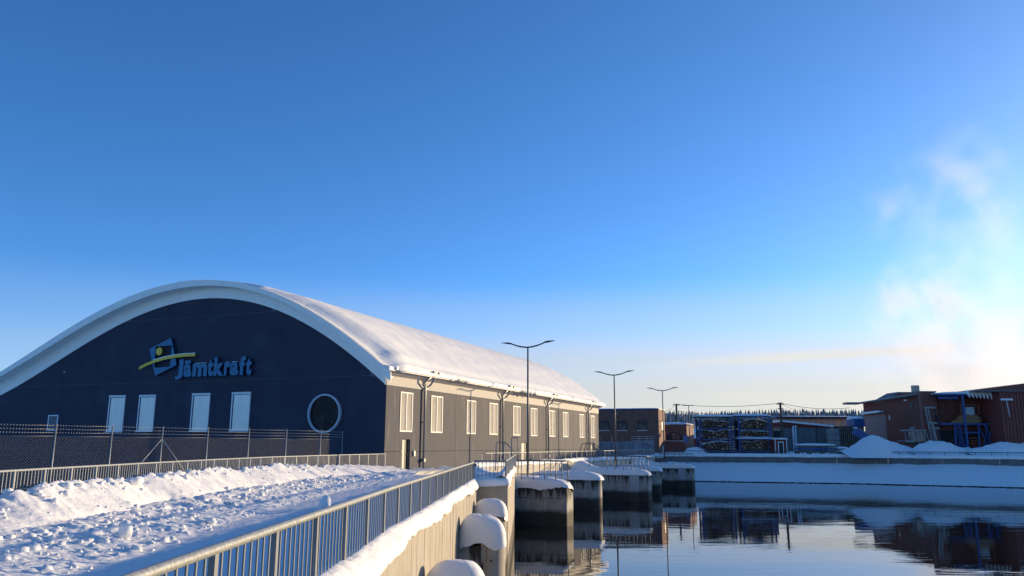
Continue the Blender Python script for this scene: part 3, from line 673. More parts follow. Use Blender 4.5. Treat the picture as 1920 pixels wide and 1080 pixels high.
# chain link fence with barbed wire
def cl_at(k): return (-19.87+1.44*k, 35+2.05*k)
cf = thing("chain_link_fence", "tall chain link fence with strands of barbed wire in front of the navy gable", "fence", (cl_at(-2)[0], cl_at(-2)[1], -1.0))
o0 = cf.location.copy()
cpts = [cl_at(k) for k in range(-3, 7)]+[(-10.9, 51.9)]
zgr = -1.3; ztop = lambda i: 2.48-.01*i
pmesh = MB().tube([(0, 0, 0), (0, 0, 3.72)], .03, 8).tube([(0, 0, 3.72), (0, 0, 3.76), (.03, 0, 3.78)], .03, 8).mesh("post", GALV)
for i, (x, y) in enumerate(cpts): lnk("post", pmesh, cf, (x-o0.x, y-o0.y, zgr-o0.z))
mesh_ = MB(); barb = MB(); wires = []
for i in range(len(cpts)-1):
    a = Vector((*cpts[i], 0)); b = Vector((*cpts[i+1], 0)); Ls = (b-a).length; dv = (b-a)/Ls
    zb_, z1_ = zgr, 1.98
    H_ = z1_-zb_; sp = .12
    def seg(t0, zA, t1, zB):
        mesh_.add([tuple(a+dv*t0+Vector((0, 0, zA-.003))-o0), tuple(a+dv*t1+Vector((0, 0, zB-.003))-o0), tuple(a+dv*t1+Vector((0, 0, zB+.003))-o0), tuple(a+dv*t0+Vector((0, 0, zA+.003))-o0)], [(0, 1, 2, 3)])
    k = -H_
    while k < Ls:
        t0, t1 = max(k, 0), min(k+H_, Ls)
        if t1 > t0: seg(t0, zb_+(t0-k), t1, zb_+(t1-k)); seg(t0, z1_-(t0-k), t1, z1_-(t1-k))
        k += sp
    for z in (1.98, 2.13, 2.28, 2.44, -.2):
        p0 = a+Vector((0, 0, z))-o0; p1 = b+Vector((0, 0, z))-o0; mid = (p0+p1)/2-Vector((0, 0, .015))
        barb.tube([p0, mid, p1], .006 if z < 2 else .005, 4)
        if z > 2:
            for q in range(int(Ls/.12)):
                c = p0+(p1-p0)*((q+.5)*.12/Ls)-Vector((0, 0, .03*(1-abs(2*((q+.5)*.12/Ls)-1))*.5))
                barb.cbox(c, (.012, .012, .05))
o_ = mesh_.build("chain_mesh", GALVD, cf); o_['kind'] = 'stuff'
o_ = barb.build("barbed_wire", GALV, cf); o_['kind'] = 'stuff'
a = cl_at(2); 
for k in (1.25, 2.75):
    b = cl_at(k); MB().tube([(a[0]-o0.x, a[1]-o0.y, 1.9-o0.z), (b[0]-o0.x, b[1]-o0.y, -.3-o0.z)], .025, 8).build("brace", GALV, cf)
# ------------------------------------------------------------------ canal wall, ledge snow
cw = thing("canal_wall", "board marked concrete canal wall topped by overhanging snow, below the foreground railing", "wall", (-1.7, 2, WL-1))
oo = cw.location
segs = [2.0, 7.4, 13.5, 19.6, 28.4]
for a, b in zip(segs[:-1], segs[1:]):
    n = max(1, int((b-a)/2.0)); 
    # board-marked face: narrow vertical boards a few mm in and out
    mb = MB(); yv = np.arange(a+.012, b-.012, .19); yv = np.r_[yv, b-.012]
    for y0, y1 in zip(yv[:-1], yv[1:]):
        x0 = float(rrx(y0))+.14+random.uniform(-.004, .004); x1 = float(rrx(y1))+.14+(x0-float(rrx(y0))-.14)
        mb.add([(x0-.55, y0, WL-1), (x0, y0, WL-1), (x1, y1, WL-1), (x1-.55, y1, WL-1), (x0-.55, y0, .26), (x0, y0, .26), (x1, y1, .26), (x1-.55, y1, .26)],
               [(0, 3, 2, 1), (4, 5, 6, 7), (0, 1, 5, 4), (1, 2, 6, 5), (2, 3, 7, 6), (3, 0, 4, 7)])
    mb.v = [(v[0]-oo.x, v[1]-oo.y, v[2]-oo.z) for v in mb.v]
    mb.build("wall_length", CONC, cw)
def sweep_snow(name, pts, prof, n, amp, parent=None, seed=0, m=SNOW, loc=None, rotz=0, zf=None, fine=40):
    """prof: list (across, z, noise weight across, noise weight down)"""
    px, py, tt = along(pts, n); dx = np.gradient(px); dy = np.gradient(py); l = np.hypot(dx, dy); nx, ny = dy/l, -dx/l
    pr = np.array(prof); c = np.linspace(0, len(pr)-1, fine)
    cs = [np.interp(c, range(len(pr)), pr[:, i]) for i in range(4)]
    # smooth the profile
    for q in (0, 1):
        for _ in range(2): cs[q][1:-1] = (cs[q][:-2]+2*cs[q][1:-1]+cs[q][2:])/4
    T, Cc = np.meshgrid(tt, np.arange(fine), indexing='ij')
    nz1 = fbm(T*.55, T*0+seed, 3, seed)*1.6+fbm(T*2.6, T*0+seed, 3, seed+5)*.7; nz2 = fbm(T*1.1, T*0+seed+3, 4, seed+9)*1.6+.4*fbm(T*5, T*0+seed, 2, seed+3)
    off = cs[0][None]+nz1*cs[2][None]*amp; z = cs[1][None]+nz2*cs[3][None]*amp+.02*fbm(T*4, Cc*.25, 4, seed)+.03*fbm(T*1.3, Cc*.12, 3, seed+2)
    if zf is not None: z = z+zf(T)
    return grid_mesh(name, px[:, None]+nx[:, None]*off, py[:, None]+ny[:, None]*off, z, m, parent, loc=loc, rotz=rotz)
ls = sweep_snow("wall_snow", [(x-oo.x, y-oo.y) for x, y in rrail],
    [(-.28, .3, 0, 0), (-.15, .48, 0, .3), (.0, .53, 0, .4), (.08, .51, .1, .5), (.16, .44, .4, .5), (.215, .36, 1, .5), (.235, .29, 1.2, 1.4), (.2, .25, 1.2, 1.6), (.05, .22, 0, 0)], 1600, .085, cw, 3, zf=lambda T: -oo.z)
# ------------------------------------------------------------------ snow pads
def pad(name, cx, cy, Lx, Ly, z0, h, parent=None, seed=0, droop=.12, ov=.08, n=(70, 40), power=5, ragged=.6, ramp=None, m=SNOW):
    """rounded snow cushion over a rectangle, closed underneath, its edge drooping"""
    u = np.linspace(-1, 1, n[0]); v = np.linspace(-1, 1, n[1]); Uu, Vv = np.meshgrid(u, v, indexing='ij')
    r = (np.abs(Uu)**power+np.abs(Vv)**power)**(1/power); 
    rc = np.clip(r, 1e-6, None); k = np.where(r > 1, 1/rc, 1); ux, vx = Uu*k, Vv*k; rr_ = np.minimum(r, 1)
    # spread samples to the rim
    X = ux*(Lx/2+ov); Yy = vx*(Ly/2+ov)
    prof = (1-rr_**3.2)**.42
    hh = h*prof*(1+.3*fbm(X*.9+seed, Yy*.9, 3, seed))+.09*prof*fbm(X*3.2+seed, Yy*3.2, 4, seed+2)
    if ramp is not None: hh = hh+ramp(X, Yy)*prof
    edge = np.clip((rr_-.93)/.07, 0, 1); ang = fbm(X*1.6+seed*3, Yy*1.6, 3, seed+7)
    Zz = z0+hh-edge*droop*(1+ragged*ang*4)
    # round the corners: bulge out a bit mid-height
    X = X*(1+.0*rr_); Yy = Yy
    o = grid_mesh(name, X+cx, Yy+cy, Zz, m, parent)
    # underside
    mb = MB().box((cx-Lx/2+.02, cy-Ly/2+.02, z0-.02), (cx+Lx/2-.02, cy+Ly/2-.02, z0+.08))
    return o
# ------------------------------------------------------------------ rounded fender piers beside the canal wall
def nose_pier(label, Y, ztop, x_nose, seed, snow_h=.72):
    xw = float(rrx(Y))+.14; L_ = x_nose-xw
    t = thing("rounded_pier", label, "pier", (xw, Y, WL-1), 0, "rounded concrete piers against the canal wall")
    r = .40; H = ztop-(WL-1)
    mb = MB(); mb.box((0, -.3, 0), (L_-r*1.6, .3, H)); mb.build("web", CONC_P, t)
    n = 28; vs = []; cx = L_-r
    ring = [(cx+r*math.cos(a), r*math.sin(a)) for a in np.linspace(-math.pi*.62, math.pi*.62, n)]
    MB().vprism(ring, 0, H).build("nose", CONC, t)
    pad("snow_cap", L_/2, 0, L_+.0, .84, H, snow_h, t, seed, droop=.06, ov=.035, power=3.4, ragged=2.2)
    for zz_ in (H-.35, H-1.6): MB().tube([(cx+.05, -r-.0, zz_), (cx+.05, -r+.02, zz_)], .03, 8).build("tie_hole", DARK, t)
    return t
nose_pier("nearest rounded concrete pier with a broad snow cap at the bottom edge of the photo", 14.4, -1.0, -.42, 21, .66)
nose_pier("rounded concrete pier with a tall drooping snow cap, middle one beside the canal wall", 21.4, -.85, -.15, 22, .74)
nose_pier("small rounded pier with a domed snow cap, just before the shaded wall block", 26.9, -.62, -.14, 23, .55)
# ------------------------------------------------------------------ wall block and long lit wall ahead
bw = thing("return_wall", "long concrete wall stepping out from the canal wall, shaded end and sunlit long face", "wall", (-.12, 28.4, WL-1))
H = .33-(WL-1)
mb = MB(); mb.vprism([(-1.25, 0), (0, 0), (.37, 20.2), (-.3, 20.2), (-.7, 1.0), (-1.25, 1.0)], 0, H); mb.build("wall_body", CONC, bw, fix=True)
sweep_snow("wall_snow", [(-.12, .1), (.04, 9), (.25, 20.1)], [(-.5, H, 0, 0), (-.35, H+.22, 0, .4), (-.1, H+.34, 0, .5), (.08, H+.24, .4, .5), (.16, H+.08, .8, .6), (.14, H-.06, .8, 1), (.05, H-.03, 0, 0)], 300, .2, bw, 8)
pad("end_snow", -.6, .42, 1.3, .9, H, .26, bw, 31, droop=.07, ov=.06, power=6)
railing("end_railing", "short shaded railing across the end of the wall block", [(-1.3, 28.55), (-.2, 28.55)], 1.12, 1.1, 7, rt=.03, m=GALVD, base=.3, post=(.04, .04))
railing("return_railing", "sunlit railing running away from the viewer along the long concrete wall", [(-.2, 28.6), (.28, 48.2)], 1.12, 1.25, 8, rt=.03, base=.35)
# ------------------------------------------------------------------ upper quay wall along the hall and the intake piers
quay = thing("intake_wall", "cream concrete wall carrying the walkway along the dark hall", "wall", B(.9, 5.0, WL-1), -AH)
Hq = .24-(WL-1)
CREAMC = mat("pale_concrete", (.5, .45, .37), .8, noise=[(2, (.42, .37, .3), .4, .75)], streak=[((.38, .33, .26), (4, 4, .25), .58, .75)], extra=tide(-2.0, (.06, .05, .04)))
for k in range(6):
    a, b = k*10.6-4, k*10.6+10.58-4
    if k == 0: a = 2.2
    MB().box((-.5, a, 0), (0, min(b, 58), Hq)).build("wall_length", CREAMC, quay)
sweep_snow("wall_snow", [(0, 2.2), (0, 58)], [(-.55, Hq, 0, 0), (-.4, Hq+.2, 0, .4), (-.15, Hq+.3, 0, .5), (.04, Hq+.2, .4, .4), (.1, Hq+.02, .7, .5), (.06, Hq-.05, .7, .8), (0, Hq-.02, 0, 0)], 500, .15, quay, 12)
MB().box((.002, .7, 2.0), (1.9, 57, -.86-(WL-1))).build("service_deck", CONC_P, quay)
pad("deck_snow", .95, 28, 1.9, 57, -.86-(WL-1), .45, quay, 41, droop=.03, ov=.02, n=(20, 400), power=8)
hp = [B(s, 4.85)[:2] for s in (4.3, 20, 40, 59.5)]
railing("walkway_railing", "long galvanised railing of the walkway beside the dark hall, above the piers", hp, 1.12, 1.6, 11, rt=.03, m=GALV, mbar=GALVD, base=.25, bars_joined=True, post=(.04, .05), bar=(.014, .02))
# lamp posts
def lamp(label, s):
    t = thing("street_lamp", label, "street lamp", B(s, 8.55, -.74), -AH, "twin arm street lamps on the piers")
    H_ = 8.6
    MB().tube([(0, 0, 0), (0, 0, 1.0)], .085, 12).tube([(0, 0, 1.0), (0, 0, H_)], [.075, .05], 12).build("pole", LAMPM, t)
    MB().cbox((0, -.085, .62), (.11, .03, .3)).build("access_door", GALVD, t)
    MB().cbox((0, 0, .02), (.34, .34, .04)).build("base_plate", GALVD, t)
    for sgn in (-1, 1):
        # the arms are turned to lie across the view of the walkway
        pts = [(0, 0, H_)]+[(sgn*1.15*k/6, 0, H_+.27*(k/6)**1.8) for k in range(1, 7)]
        MB().tube(pts, [.05]*4+[.045]*3, 8).build("arm", LAMPM, t)
        mb = MB(); hx = sgn*1.1
        prof = [(0, .045, .05), (.12, .1, .07), (.3, .13, .07), (.52, .1, .045), (.75, .03, .018)]
        rings = []
        for d_, hw, ht in prof:
            zc = H_+.26+.13*d_
            rings.append([(hx+sgn*d_, -hw, zc), (hx+sgn*d_, -hw*.6, zc+ht), (hx+sgn*d_, hw*.6, zc+ht), (hx+sgn*d_, hw, zc), (hx+sgn*d_, hw*.7, zc-ht*.5), (hx+sgn*d_, -hw*.7, zc-ht*.5)])
        vs = [v for r in rings for v in r]; fs = [(i*6+k, i*6+(k+1) % 6, (i+1)*6+(k+1) % 6, (i+1)*6+k) for i in range(4) for k in range(6)]+[tuple(range(6)), tuple(range(29, 23, -1))]
        mb.add(vs, fs).build("lamp_head", LAMPM, t, fix=True)
lamp("nearest and tallest looking twin arm lamp, on the first pier", 3.1)
lamp("middle twin arm lamp, in front of the brick building", 25.1)
lamp("farthest twin arm lamp, at the right end of the row of piers", 47.1)
# piers
def pier(label, s0, pend, width, seed, rail=True, snow_t=.55, p_in=5.02, slabs=False):
    t = thing("intake_pier", label, "pier", B(s0, p_in, WL-1), -AH, "concrete piers of the intake")
    H_ = -.74-(WL-1); L_ = pend-p_in; w = width
    r = .12 if rail else .55
    poly = [(0.03, 0), (L_-r, 0)]+[(L_-r+r*math.sin(a), r-r*math.cos(a)) for a in np.linspace(0, math.pi/2, 8)][1:]+[(L_-r+r*math.cos(a), w-r+r*math.sin(a)) for a in np.linspace(0, math.pi/2, 8)]+[(.03, w)]
    MB().vprism(poly, 0, H_).build("pier_body", CONC_P, t)
    # formwork joint line
    MB().box((.5, -.012, H_-.62), (L_-.2, -.002, H_-.6)).build("pour_joint", DARK, t)
    ramp = (lambda X, Yy: .75*np.clip((-X-(L_/2-2.6))/1.6, 0, 1)**1.5) if rail else None
    pad("snow_cap", L_/2+.05, w/2, L_-.05, w, H_, snow_t, t, seed, droop=.11 if seed == 51 else .05, ov=.07, n=(140, 40), power=7, ramp=ramp, ragged=1.2 if seed == 51 else .3)
    if slabs: MB().box((L_-1.55, -.1, 0), (L_-.75, -.003, H_+.01)).build("stoplog_guide", mat("pale_guide_concrete", (.42, .42, .42), .8, streak=[((.3, .3, .3), (4, 4, .3), .5, .7)], extra=tide(-2.0, (.06, .05, .04))), t)
    return t
pier("first pier with ragged snow fringe and sunlit right end, carrying the nearest lamp", .25, 12.0, 1.35, 51, True, .58)
pier("low rounded pier without a lamp, between the first pier and the middle lamp pier", 11.9, 10.7, 1.2, 52, False, .55)
pier("long pier carrying the middle lamp, with pale vertical guide", 22.2, 12.0, 1.5, 53, True, .55, slabs=True)
pier("low rounded pier without a lamp, farther one, beyond the middle lamp pier", 33.6, 10.7, 1.2, 54, False, .55)
pier("last pier carrying the farthest lamp, in full shade", 44.9, 12.0, 1.5, 55, True, .55, slabs=True)
# rails on the lamp piers, with the stair handrails that climb over the walkway wall
def pier_rail(label, s0, w, seed, stairs=True):
    t = thing("pier_handrail", label, "handrail", B(s0, 5.02, -.74), -AH, "tubular handrails on the lamp piers")
    top = 1.5
    for y in (.12, w-.12):
        pts = [(1.0, y, 1.5), (1.25, y, 2.45), (1.45, y, 2.58), (1.9, y, 2.58), (2.05, y, 2.5), (3.3, y, 1.55), (3.5, y, top), (6.75, y, top)]
        if not stairs: pts = [(3.0, y, top), (6.75, y, top)]
        MB().tube(pts, .034, 8).build("top_rail", RAILG, t)
        MB().tube([(3.5, y, .72), (6.7, y, .72)], .014, 6).build("lower_rail", RAILG, t)
        if stairs: MB().tube([(2.0, y, 1.6), (3.4, y, .75)], .018, 6).build("stair_rail", RAILG, t)
    pm = MB().tube([(0, 0, 0), (0, 0, top)], .028, 8).mesh("post", RAILG); pt = MB().tube([(0, 0, .5), (0, 0, 2.56)], .028, 8).mesh("tall_post", RAILG)
    for y in (.12, w-.12):
        for x in (3.5, 4.15, 4.9, 5.6, 6.3): lnk("post", pm, t, (x, y, 0))
        if stairs: lnk("tall_post", pt, t, (1.95, y, 0))
    MB().tube([(6.75, .12, top), (6.85, .2, top), (6.85, w-.2, top), (6.75, w-.12, top)], .034, 8).build("end_rail", RAILG, t)
    lnk("post", pm, t, (6.85, w/2, 0))
pier_rail("tubular handrail on the first pier, around the nearest lamp", .25, 1.35, 1, False)
pier_rail("tubular handrail on the long middle pier with stairs to the walkway", 22.2, 1.5, 2)
pier_rail("tubular handrail on the last pier, with stairs to the walkway", 44.9, 1.5, 3)
# stair handrail of the wall before the first pier
t = thing("stair_handrail", "bent tubular handrail behind the shaded wall block, against the dark hall", "handrail", (-.8, 44, 0))
for y in (0,):
    MB().tube([(-.05, y, .3), (-.02, y, 1.72), (.08, y, 1.83), (.35, y, 1.83), (.5, y, 1.78), (1.2, y, 1.12)], .03, 8).build("top_rail", GALVD, t)
    MB().tube([(.4, y, .3), (.4, y, 1.8)], .024, 8).build("post", GALVD, t)
t = thing("gate_hoop", "narrow upright tubular hoop at the end of the sunlit railing", "handrail", (.36, 48.3, .3))
MB().tube([(-.35, 0, 0), (-.35, 0, 1.75), (-.3, 0, 1.8), (.0, 0, 1.8), (.05, 0, 1.75), (.05, 0, 0)], .03, 8).build("hoop", GALVD, t)
# ------------------------------------------------------------------ far quay
fq = thing("far_quay_wall", "low grey concrete wall under a thick snow edge across the water", "wall", (19, 112.3, -1.2))
fo_ = fq.location
qpx, qpy, qptt = along([(19, 112.3), (25.4, 111.2), (44.7, 106.2), (61.3, 97.2), (103, 71), (163, 36)], 400)
i = 0
while i < 399:
    j = i
    while j < 399 and qptt[j]-qptt[i] < 5.9: j += 1
    a = Vector((qpx[i]-fo_.x, qpy[i]-fo_.y, 0)); b = Vector((qpx[j]-fo_.x, qpy[j]-fo_.y, 0)); dv = (b-a).normalized()
    nv = Vector((-dv.y, dv.x, 0)); a2 = a+dv*.004; b2 = b-dv*.004
    MB().vprism([tuple((a2)[:2]), tuple((b2)[:2]), tuple((b2+nv*.5)[:2]), tuple((a2+nv*.5)[:2])], 0, 1.42).build("wall_length", CONC_F, fq)
    i = j
sweep_snow("wall_snow", [(x-fo_.x, y-fo_.y) for x, y in zip(qpx[::8], qpy[::8])], [(-.9, 1.6, 0, 0), (-.5, 1.85, 0, .4), (-.1, 1.85, 0, .5), (.1, 1.7, .4, .5), (.16, 1.45, .5, .5), (.1, 1.38, .5, .5), (0, 1.4, 0, 0)], 900, .12, fq, 19)
railing("far_railing", "low railing on the far quay wall, running right along the timber yard", [(x+.2, y+.35) for x, y in zip(qpx[::8], qpy[::8])], .98, 1.7, 10, rt=.04, m=RAILD, base=.3, bars_joined=True, post=(.08, .08), bar=(.016, .02))
# ------------------------------------------------------------------ brick buildings
def win(parent, p0, p1, z0, z1, y=0., frame=None, glass=None, mull=True, sill=True):
    w = lnk("window", None, parent, (p0, y, z0)); a, h = p1-p0, z1-z0
    mb = MB().box((0, -.06, 0), (.1, .0, h)).box((a-.1, -.06, 0), (a, .0, h)).box((.1, -.06, h-.1), (a-.1, .0, h)).box((.1, -.06, 0), (a-.1, .0, .08))
    if mull: mb.box((.1, -.05, h*.66), (a-.1, .0, h*.66+.06))
    mb.build("frame", frame or DARK, w); MB().box((.1, -.03, .08), (a-.1, -.004, h-.1)).build("pane", glass or GLD, w)
    if sill: MB().box((-.08, -.16, -.12), (a+.08, -.002, -.03)).build("sill", SNOW, w)
    return w
GLD = mat("dim_window_glass", (.06, .075, .09), .15, noise=[(1.5, (.16, .15, .12), .45, .65)], spec=.7)
LITW = mat("pale_window_blind", (.7, .62, .5), .5)
ba = thing("brick_building", "two storey dark red brick building with three square windows beyond the end of the hall", "building", B(75, -12, 0), -AH)
MB().box((0, 0, -1), (14.4, 4.65, 6.95)).build("wall", BRICK, ba)
MB().box((-.05, -.08, 6.96), (14.5, 4.75, 7.12)).build("roof_edge", mat("blue_flashing", (.03, .07, .2), .5), ba)
pad("roof_snow", 7.2, 2.3, 14.4, 4.7, 7.12, .12, ba, 61, droop=.0, ov=.02, n=(40, 14), power=9)
for a, b in ((-6.65, -5.3), (-3.83, -2.58), (-.71, .5)): win(ba, a+12-.1, b+12+.1, 3.95, 5.3)
for z0, z1 in ((3.9, 5.2), (.4, 1.6)):
    w = lnk("window", None, ba, (14.4, 1.7, z0)); MB().box((.001, 0, 0), (.06, 2.0, z1-z0)).build("frame", DARK, w); MB().box((.061, .1, .08), (.07, 1.3, z1-z0-.08)).build("pane", LITW, w)
MB().tube([(8.2, -.02, 6.7), (8.2, -.25, 6.6), (8.2, -.3, 6.45)], .06, 6).cbox((8.2, -.3, 6.35), (.3, .3, .22)).build("wall_lamp", GALV, ba)
b2 = thing("brick_annex", "low brick building with an arched window and a snow covered flat roof", "building", B(84, -3, 0), -AH)
MB().box((0, 0, -1), (8.0, 7, 5.0)).build("wall", BRICK, b2)
pad("roof_snow", 4.0, 3.5, 8.3, 7.3, 5.0, .35, b2, 62, droop=.04, ov=.1, n=(40, 14), power=9)
n = 14
arc = [(6.0+1.15*math.cos(a), 2.55+1.15*math.sin(a)) for a in np.linspace(0, math.pi, n)]
w = lnk("arched_window", None, b2, (0, 0, 0))
MB().prism([(7.25, 2.45)]+[(6.0+1.25*math.cos(a), 2.55+1.25*math.sin(a)) for a in np.linspace(0, math.pi, n)]+[(4.75, 2.45)], -.06, 0).build("frame", DARK, w, fix=True)
for q in (4.95, 5.68, 6.38): 
    hx = [(q, 2.6), (q+.6, 2.6)]; tp = [(x, 2.55+math.sqrt(max(.02, 1.1**2-(x-6.0)**2))) for x in np.linspace(q+.6, q, 5)]
    MB().prism([(x, z) for x, z in hx]+tp, -.09, -.061).build("pane", GLD, w, fix=True)
MB().box((4.6, -.2, 2.33), (7.4, -.002, 2.42)).build("sill", SNOW, b2)
# screens and rail in front of the brick building
sc_ = thing("tarp_screen", "grey blue construction screen on posts in front of the brick building", "screen", B(66, -5.5, 0), -AH)
TARP = mat("tarp_grey", (.3, .32, .36), .7, noise=[(.8, (.2, .22, .25), .4, .7)])
for k in range(6): MB().box((k*1.5+.02, 0, .2), (k*1.5+1.48, .06, 2.2)).build("screen_panel", TARP, sc_)
for k in range(7): MB().tube([(k*1.5, -.05, 0), (k*1.5, -.05, 3.0)], .035, 6).build("post", GALVD, sc_)
rl = lnk("guard_rail", None, sc_, (5.8, .2, 2.2))
for z in (0.05, .35, .65): MB().box((0, 0, z), (3.2, .05, z+.06)).build("rail_bar", LOUV, rl)
for k in range(4): MB().box((k*1.04, -.02, 0), (k*1.04+.07, -.001, .72)).build("rail_post", LOUV, rl)
# ------------------------------------------------------------------ log racks
def rack(label, pxa, pxb, tiers, top, seed, Y=115.5, roof=None, cover=None):
    rs_ = random.Random(seed); xa, xb = at(pxa, Y), at(pxb, Y)
    t = thing("log_rack", label, "rack", (xa, Y, .7)); Wd = xb-xa; zb = .7
    for x in (0.15, Wd-.15):
        for y in (0, 1.9):
            MB().box((x-.1, y-.1, 0), (x+.1, y+.1, top-zb)).build("upright", STEELB, t)
    for z0, z1 in tiers:
        for yb in (-.08, 1.8): MB().box((.32, yb, z0-zb-.28), (Wd-.32, yb+.2, z0-zb-.15)).build("shelf_beam", STEELB, t)
    for x, sg_ in ((.32, 1), (Wd-.32, -1)):
        for z0, z1 in tiers: MB().beam((x, .0, z1-zb+.05), (x+sg_*.4, .0, z0-zb), .08, .12).build("arm", STEELB, t)
    if cover:
        MB().box((-.2, -.4, cover-zb), (Wd+.5, 2.3, cover-zb+.1)).build("cover_board", STEELB, t); pad("cover_snow", Wd/2+.1, 1.0, Wd+.6, 2.6, cover-zb+.1, .3, t, seed, droop=.02, ov=.04, n=(40, 10), power=8)
    if roof:
        MB().box((-.5, -.3, roof-zb), (Wd+.1, 2.2, roof-zb+.12)).build("top_beam", STEELB if roof > 5.7 else DARK, t)
        pad("top_snow", Wd/2-.2, .95, Wd+.5, 2.4, roof-zb+.12, .3, t, seed+1, droop=.02, ov=.04, n=(40, 10), power=8)
    for q, (z0, z1) in enumerate(tiers):
        nm = ["top", "middle", "bottom"][q]
        side = "left" if pxa < 1380 else "right"
        g = thing("log_stack", f"snow dusted stack of logs on the {nm} tier of the {side} blue rack", "logs", (xa+Wd/2, Y+1.4, z0), 0)
        me_ = MB(); r0_ = .13; topf = {}
        zrow = 0
        while zrow < z1-z0-.05:
            half = (Wd/2-.5)+.2*min(1, zrow/.7); x = -half
            while x < half:
                r = rs_.uniform(.08, .155); wave = (z1-z0)*(.95+.16*math.sin(x*1.4+seed+q*2)+rs_.uniform(-.05, .05))
                if zrow < wave:
                    y0 = -1.6+rs_.uniform(-.2, .12)+.25; zc = zrow+r0_+rs_.uniform(-.05, .05); n_ = 7; ph = rs_.random()*6
                    vs = [(x+r*math.cos(ph+2*math.pi*k/n_), yy_, zc+r*math.sin(ph+2*math.pi*k/n_)) for yy_ in (y0, .7) for k in range(n_)]
                    me_.add(vs, [tuple(range(n_))], 1 if rs_.random() < .24 else 2); me_.add(vs, [(k, n_+k, n_+(k+1) % n_, (k+1) % n_) for k in range(n_)], 0)
                x += r*2*.95+.005
            zrow += .2
        o = me_.build("log", [BARK, BARKE, BARKD], g); o['kind'] = 'stuff'
        xx_, yy2 = np.meshgrid(np.linspace(-(Wd/2-.35), Wd/2-.35, 60), np.linspace(-1.55, .7, 8), indexing='ij')
        zs_ = (z1-z0)*(.97+.16*np.sin(xx_*1.4+seed+q*2))+.16+.12*fbm(xx_*2, yy2*2, 3, seed+q)
        zs_[:, 0] -= .16; zs_ = np.where(np.abs(xx_) > Wd/2-.8, zs_-.12, zs_)
        grid_mesh("snow_cover", xx_, yy2, zs_, SNOW, g)
BARKD = mat("old_log_end", (.13, .075, .048), .9)
rack("left blue steel rack with three tiers of stacked logs behind the far railing", 1312, 1376, [(4.29, 5.21), (2.72, 3.83), (1.1, 2.12)], 5.58, 3, roof=5.67)
rack("right blue steel rack with stacked logs and a snow covered board between its tiers", 1386, 1449, [(4.15, 5.3), (3.09, 3.78), (1.1, 2.39)], 5.77, 8, roof=5.81, cover=2.55)
bs_ = thing("board_screen", "long brown wall of horizontal boards close behind the two log racks", "wall", (at(1316, 121), 121, .5)); w_ = at(1452, 121)-at(1316, 121)
BRB = mat("brown_board", (.2, .12, .085), .85, noise=[(2, (.13, .085, .065), .4, .7)])
for k in range(14): MB().box((0, 0, k*.36+.012), (w_, .12+.02*(k % 2), k*.36+.348)).build("board", BRB, bs_)
for k in range(5): MB().box((w_*k/4-.1, .145, 0), (w_*k/4+.1, .4, 5.1)).build("post", BRB, bs_)
# ------------------------------------------------------------------ small red cabin and grey shed
Y = 113.5; x0, x1 = at(1454, Y), at(1477, Y)
cb_ = thing("red_cabin", "tiny red cabin with a white framed door beside the right log rack", "cabin", (x0, Y, .6)); w_ = x1-x0; h_ = zt(824, 1465, Y)-.6
MB().box((0, 0, 0), (w_, 2, h_)).build("wall", REDW, cb_)
for x in (0, w_-.12): MB().box((x, -.04, 0), (x+.12, -.002, h_)).build("corner_board", WHITE, cb_)
MB().box((.45, -.04, 0), (.57, -.002, h_-.3)).box((1.13, -.04, 0), (1.25, -.002, h_-.3)).box((.57, -.04, h_-.42), (1.13, -.002, h_-.3)).build("door_frame", WHITE, cb_)
MB().box((.58, -.02, 0), (1.12, -.001, h_-.44)).build("door", DARK, cb_)
MB().box((-.15, -.25, h_), (w_+.15, 2.2, h_+.1)).build("roof", WHITE, cb_); pad("roof_snow", w_/2, 1, w_+.2, 2.3, h_+.1, .14, cb_, 5, droop=.01, ov=.02, n=(16, 10))
Y = 138.; x0, x1 = at(1470, Y), at(1562, Y)
sh = thing("grey_shed", "grey shed with red gable strip and sloping snowy roof in the timber yard", "shed", (x0, Y, .6)); w_ = x1-x0
zr = lambda px: zt(790+(px-1476)*(9.5/88), px, Y)-.6; zw = zt(802, 1500, Y)-.6
for k in range(9): MB().box((w_*k/9+.015, 0, 0), (w_*(k+1)/9-.015, .2, zw)).build("wall_panel", GREYS, sh)
MB().prism([(0, zw+.01), (w_, zw+.01), (w_+.05, zr(1564)-.1), (0, zr(1476)-.1)], -.02, 8).build("red_gable", REDW, sh, fix=True)
MB().prism([(-.2, zr(1474)-.08), (w_+.4, zr(1566)-.1), (w_+.4, zr(1566)+.22), (-.2, zr(1474)+.22)], -.4, 8).build("roof_snow", SNOW, sh, fix=True)
MB().box((0, .25, 0), (w_, 7.9, zw)).build("body", GREYS, sh)
for px in (1490, 1494.5):
    x = at(px, Y-1)-x0; MB().tube([(x, -1, -.1), (x, -1, zt(801, px, Y)-.6), (x+.25, -.8, zt(800, px, Y)-.5)], .14, 8).build("vent_pipe", WHITE, sh)
xd = at(1534, Y)-x0; MB().tube([(xd, -.1, zw-2.4), (xd, -.1, zw+.6)], .05, 6).build("hook_post", DARK, sh)
Y = 137.2
dk = thing("open_doorway", "dark open porch with pale posts left of the grey shed", "porch", (at(1450, Y), Y, .6))
MB().box((0, .5, 0), (1.9, 2, 3.6)).build("opening", DARK, dk); MB().box((-.35, .2, 0), (-.12, .45, 4.4)).box((-.0, .1, 0), (.12, .3, 4.4)).build("post", LOUV, dk)
MB().box((-.6, -.2, 4.4), (2.2, 2.2, 4.8)).build("lintel", REDW, dk)
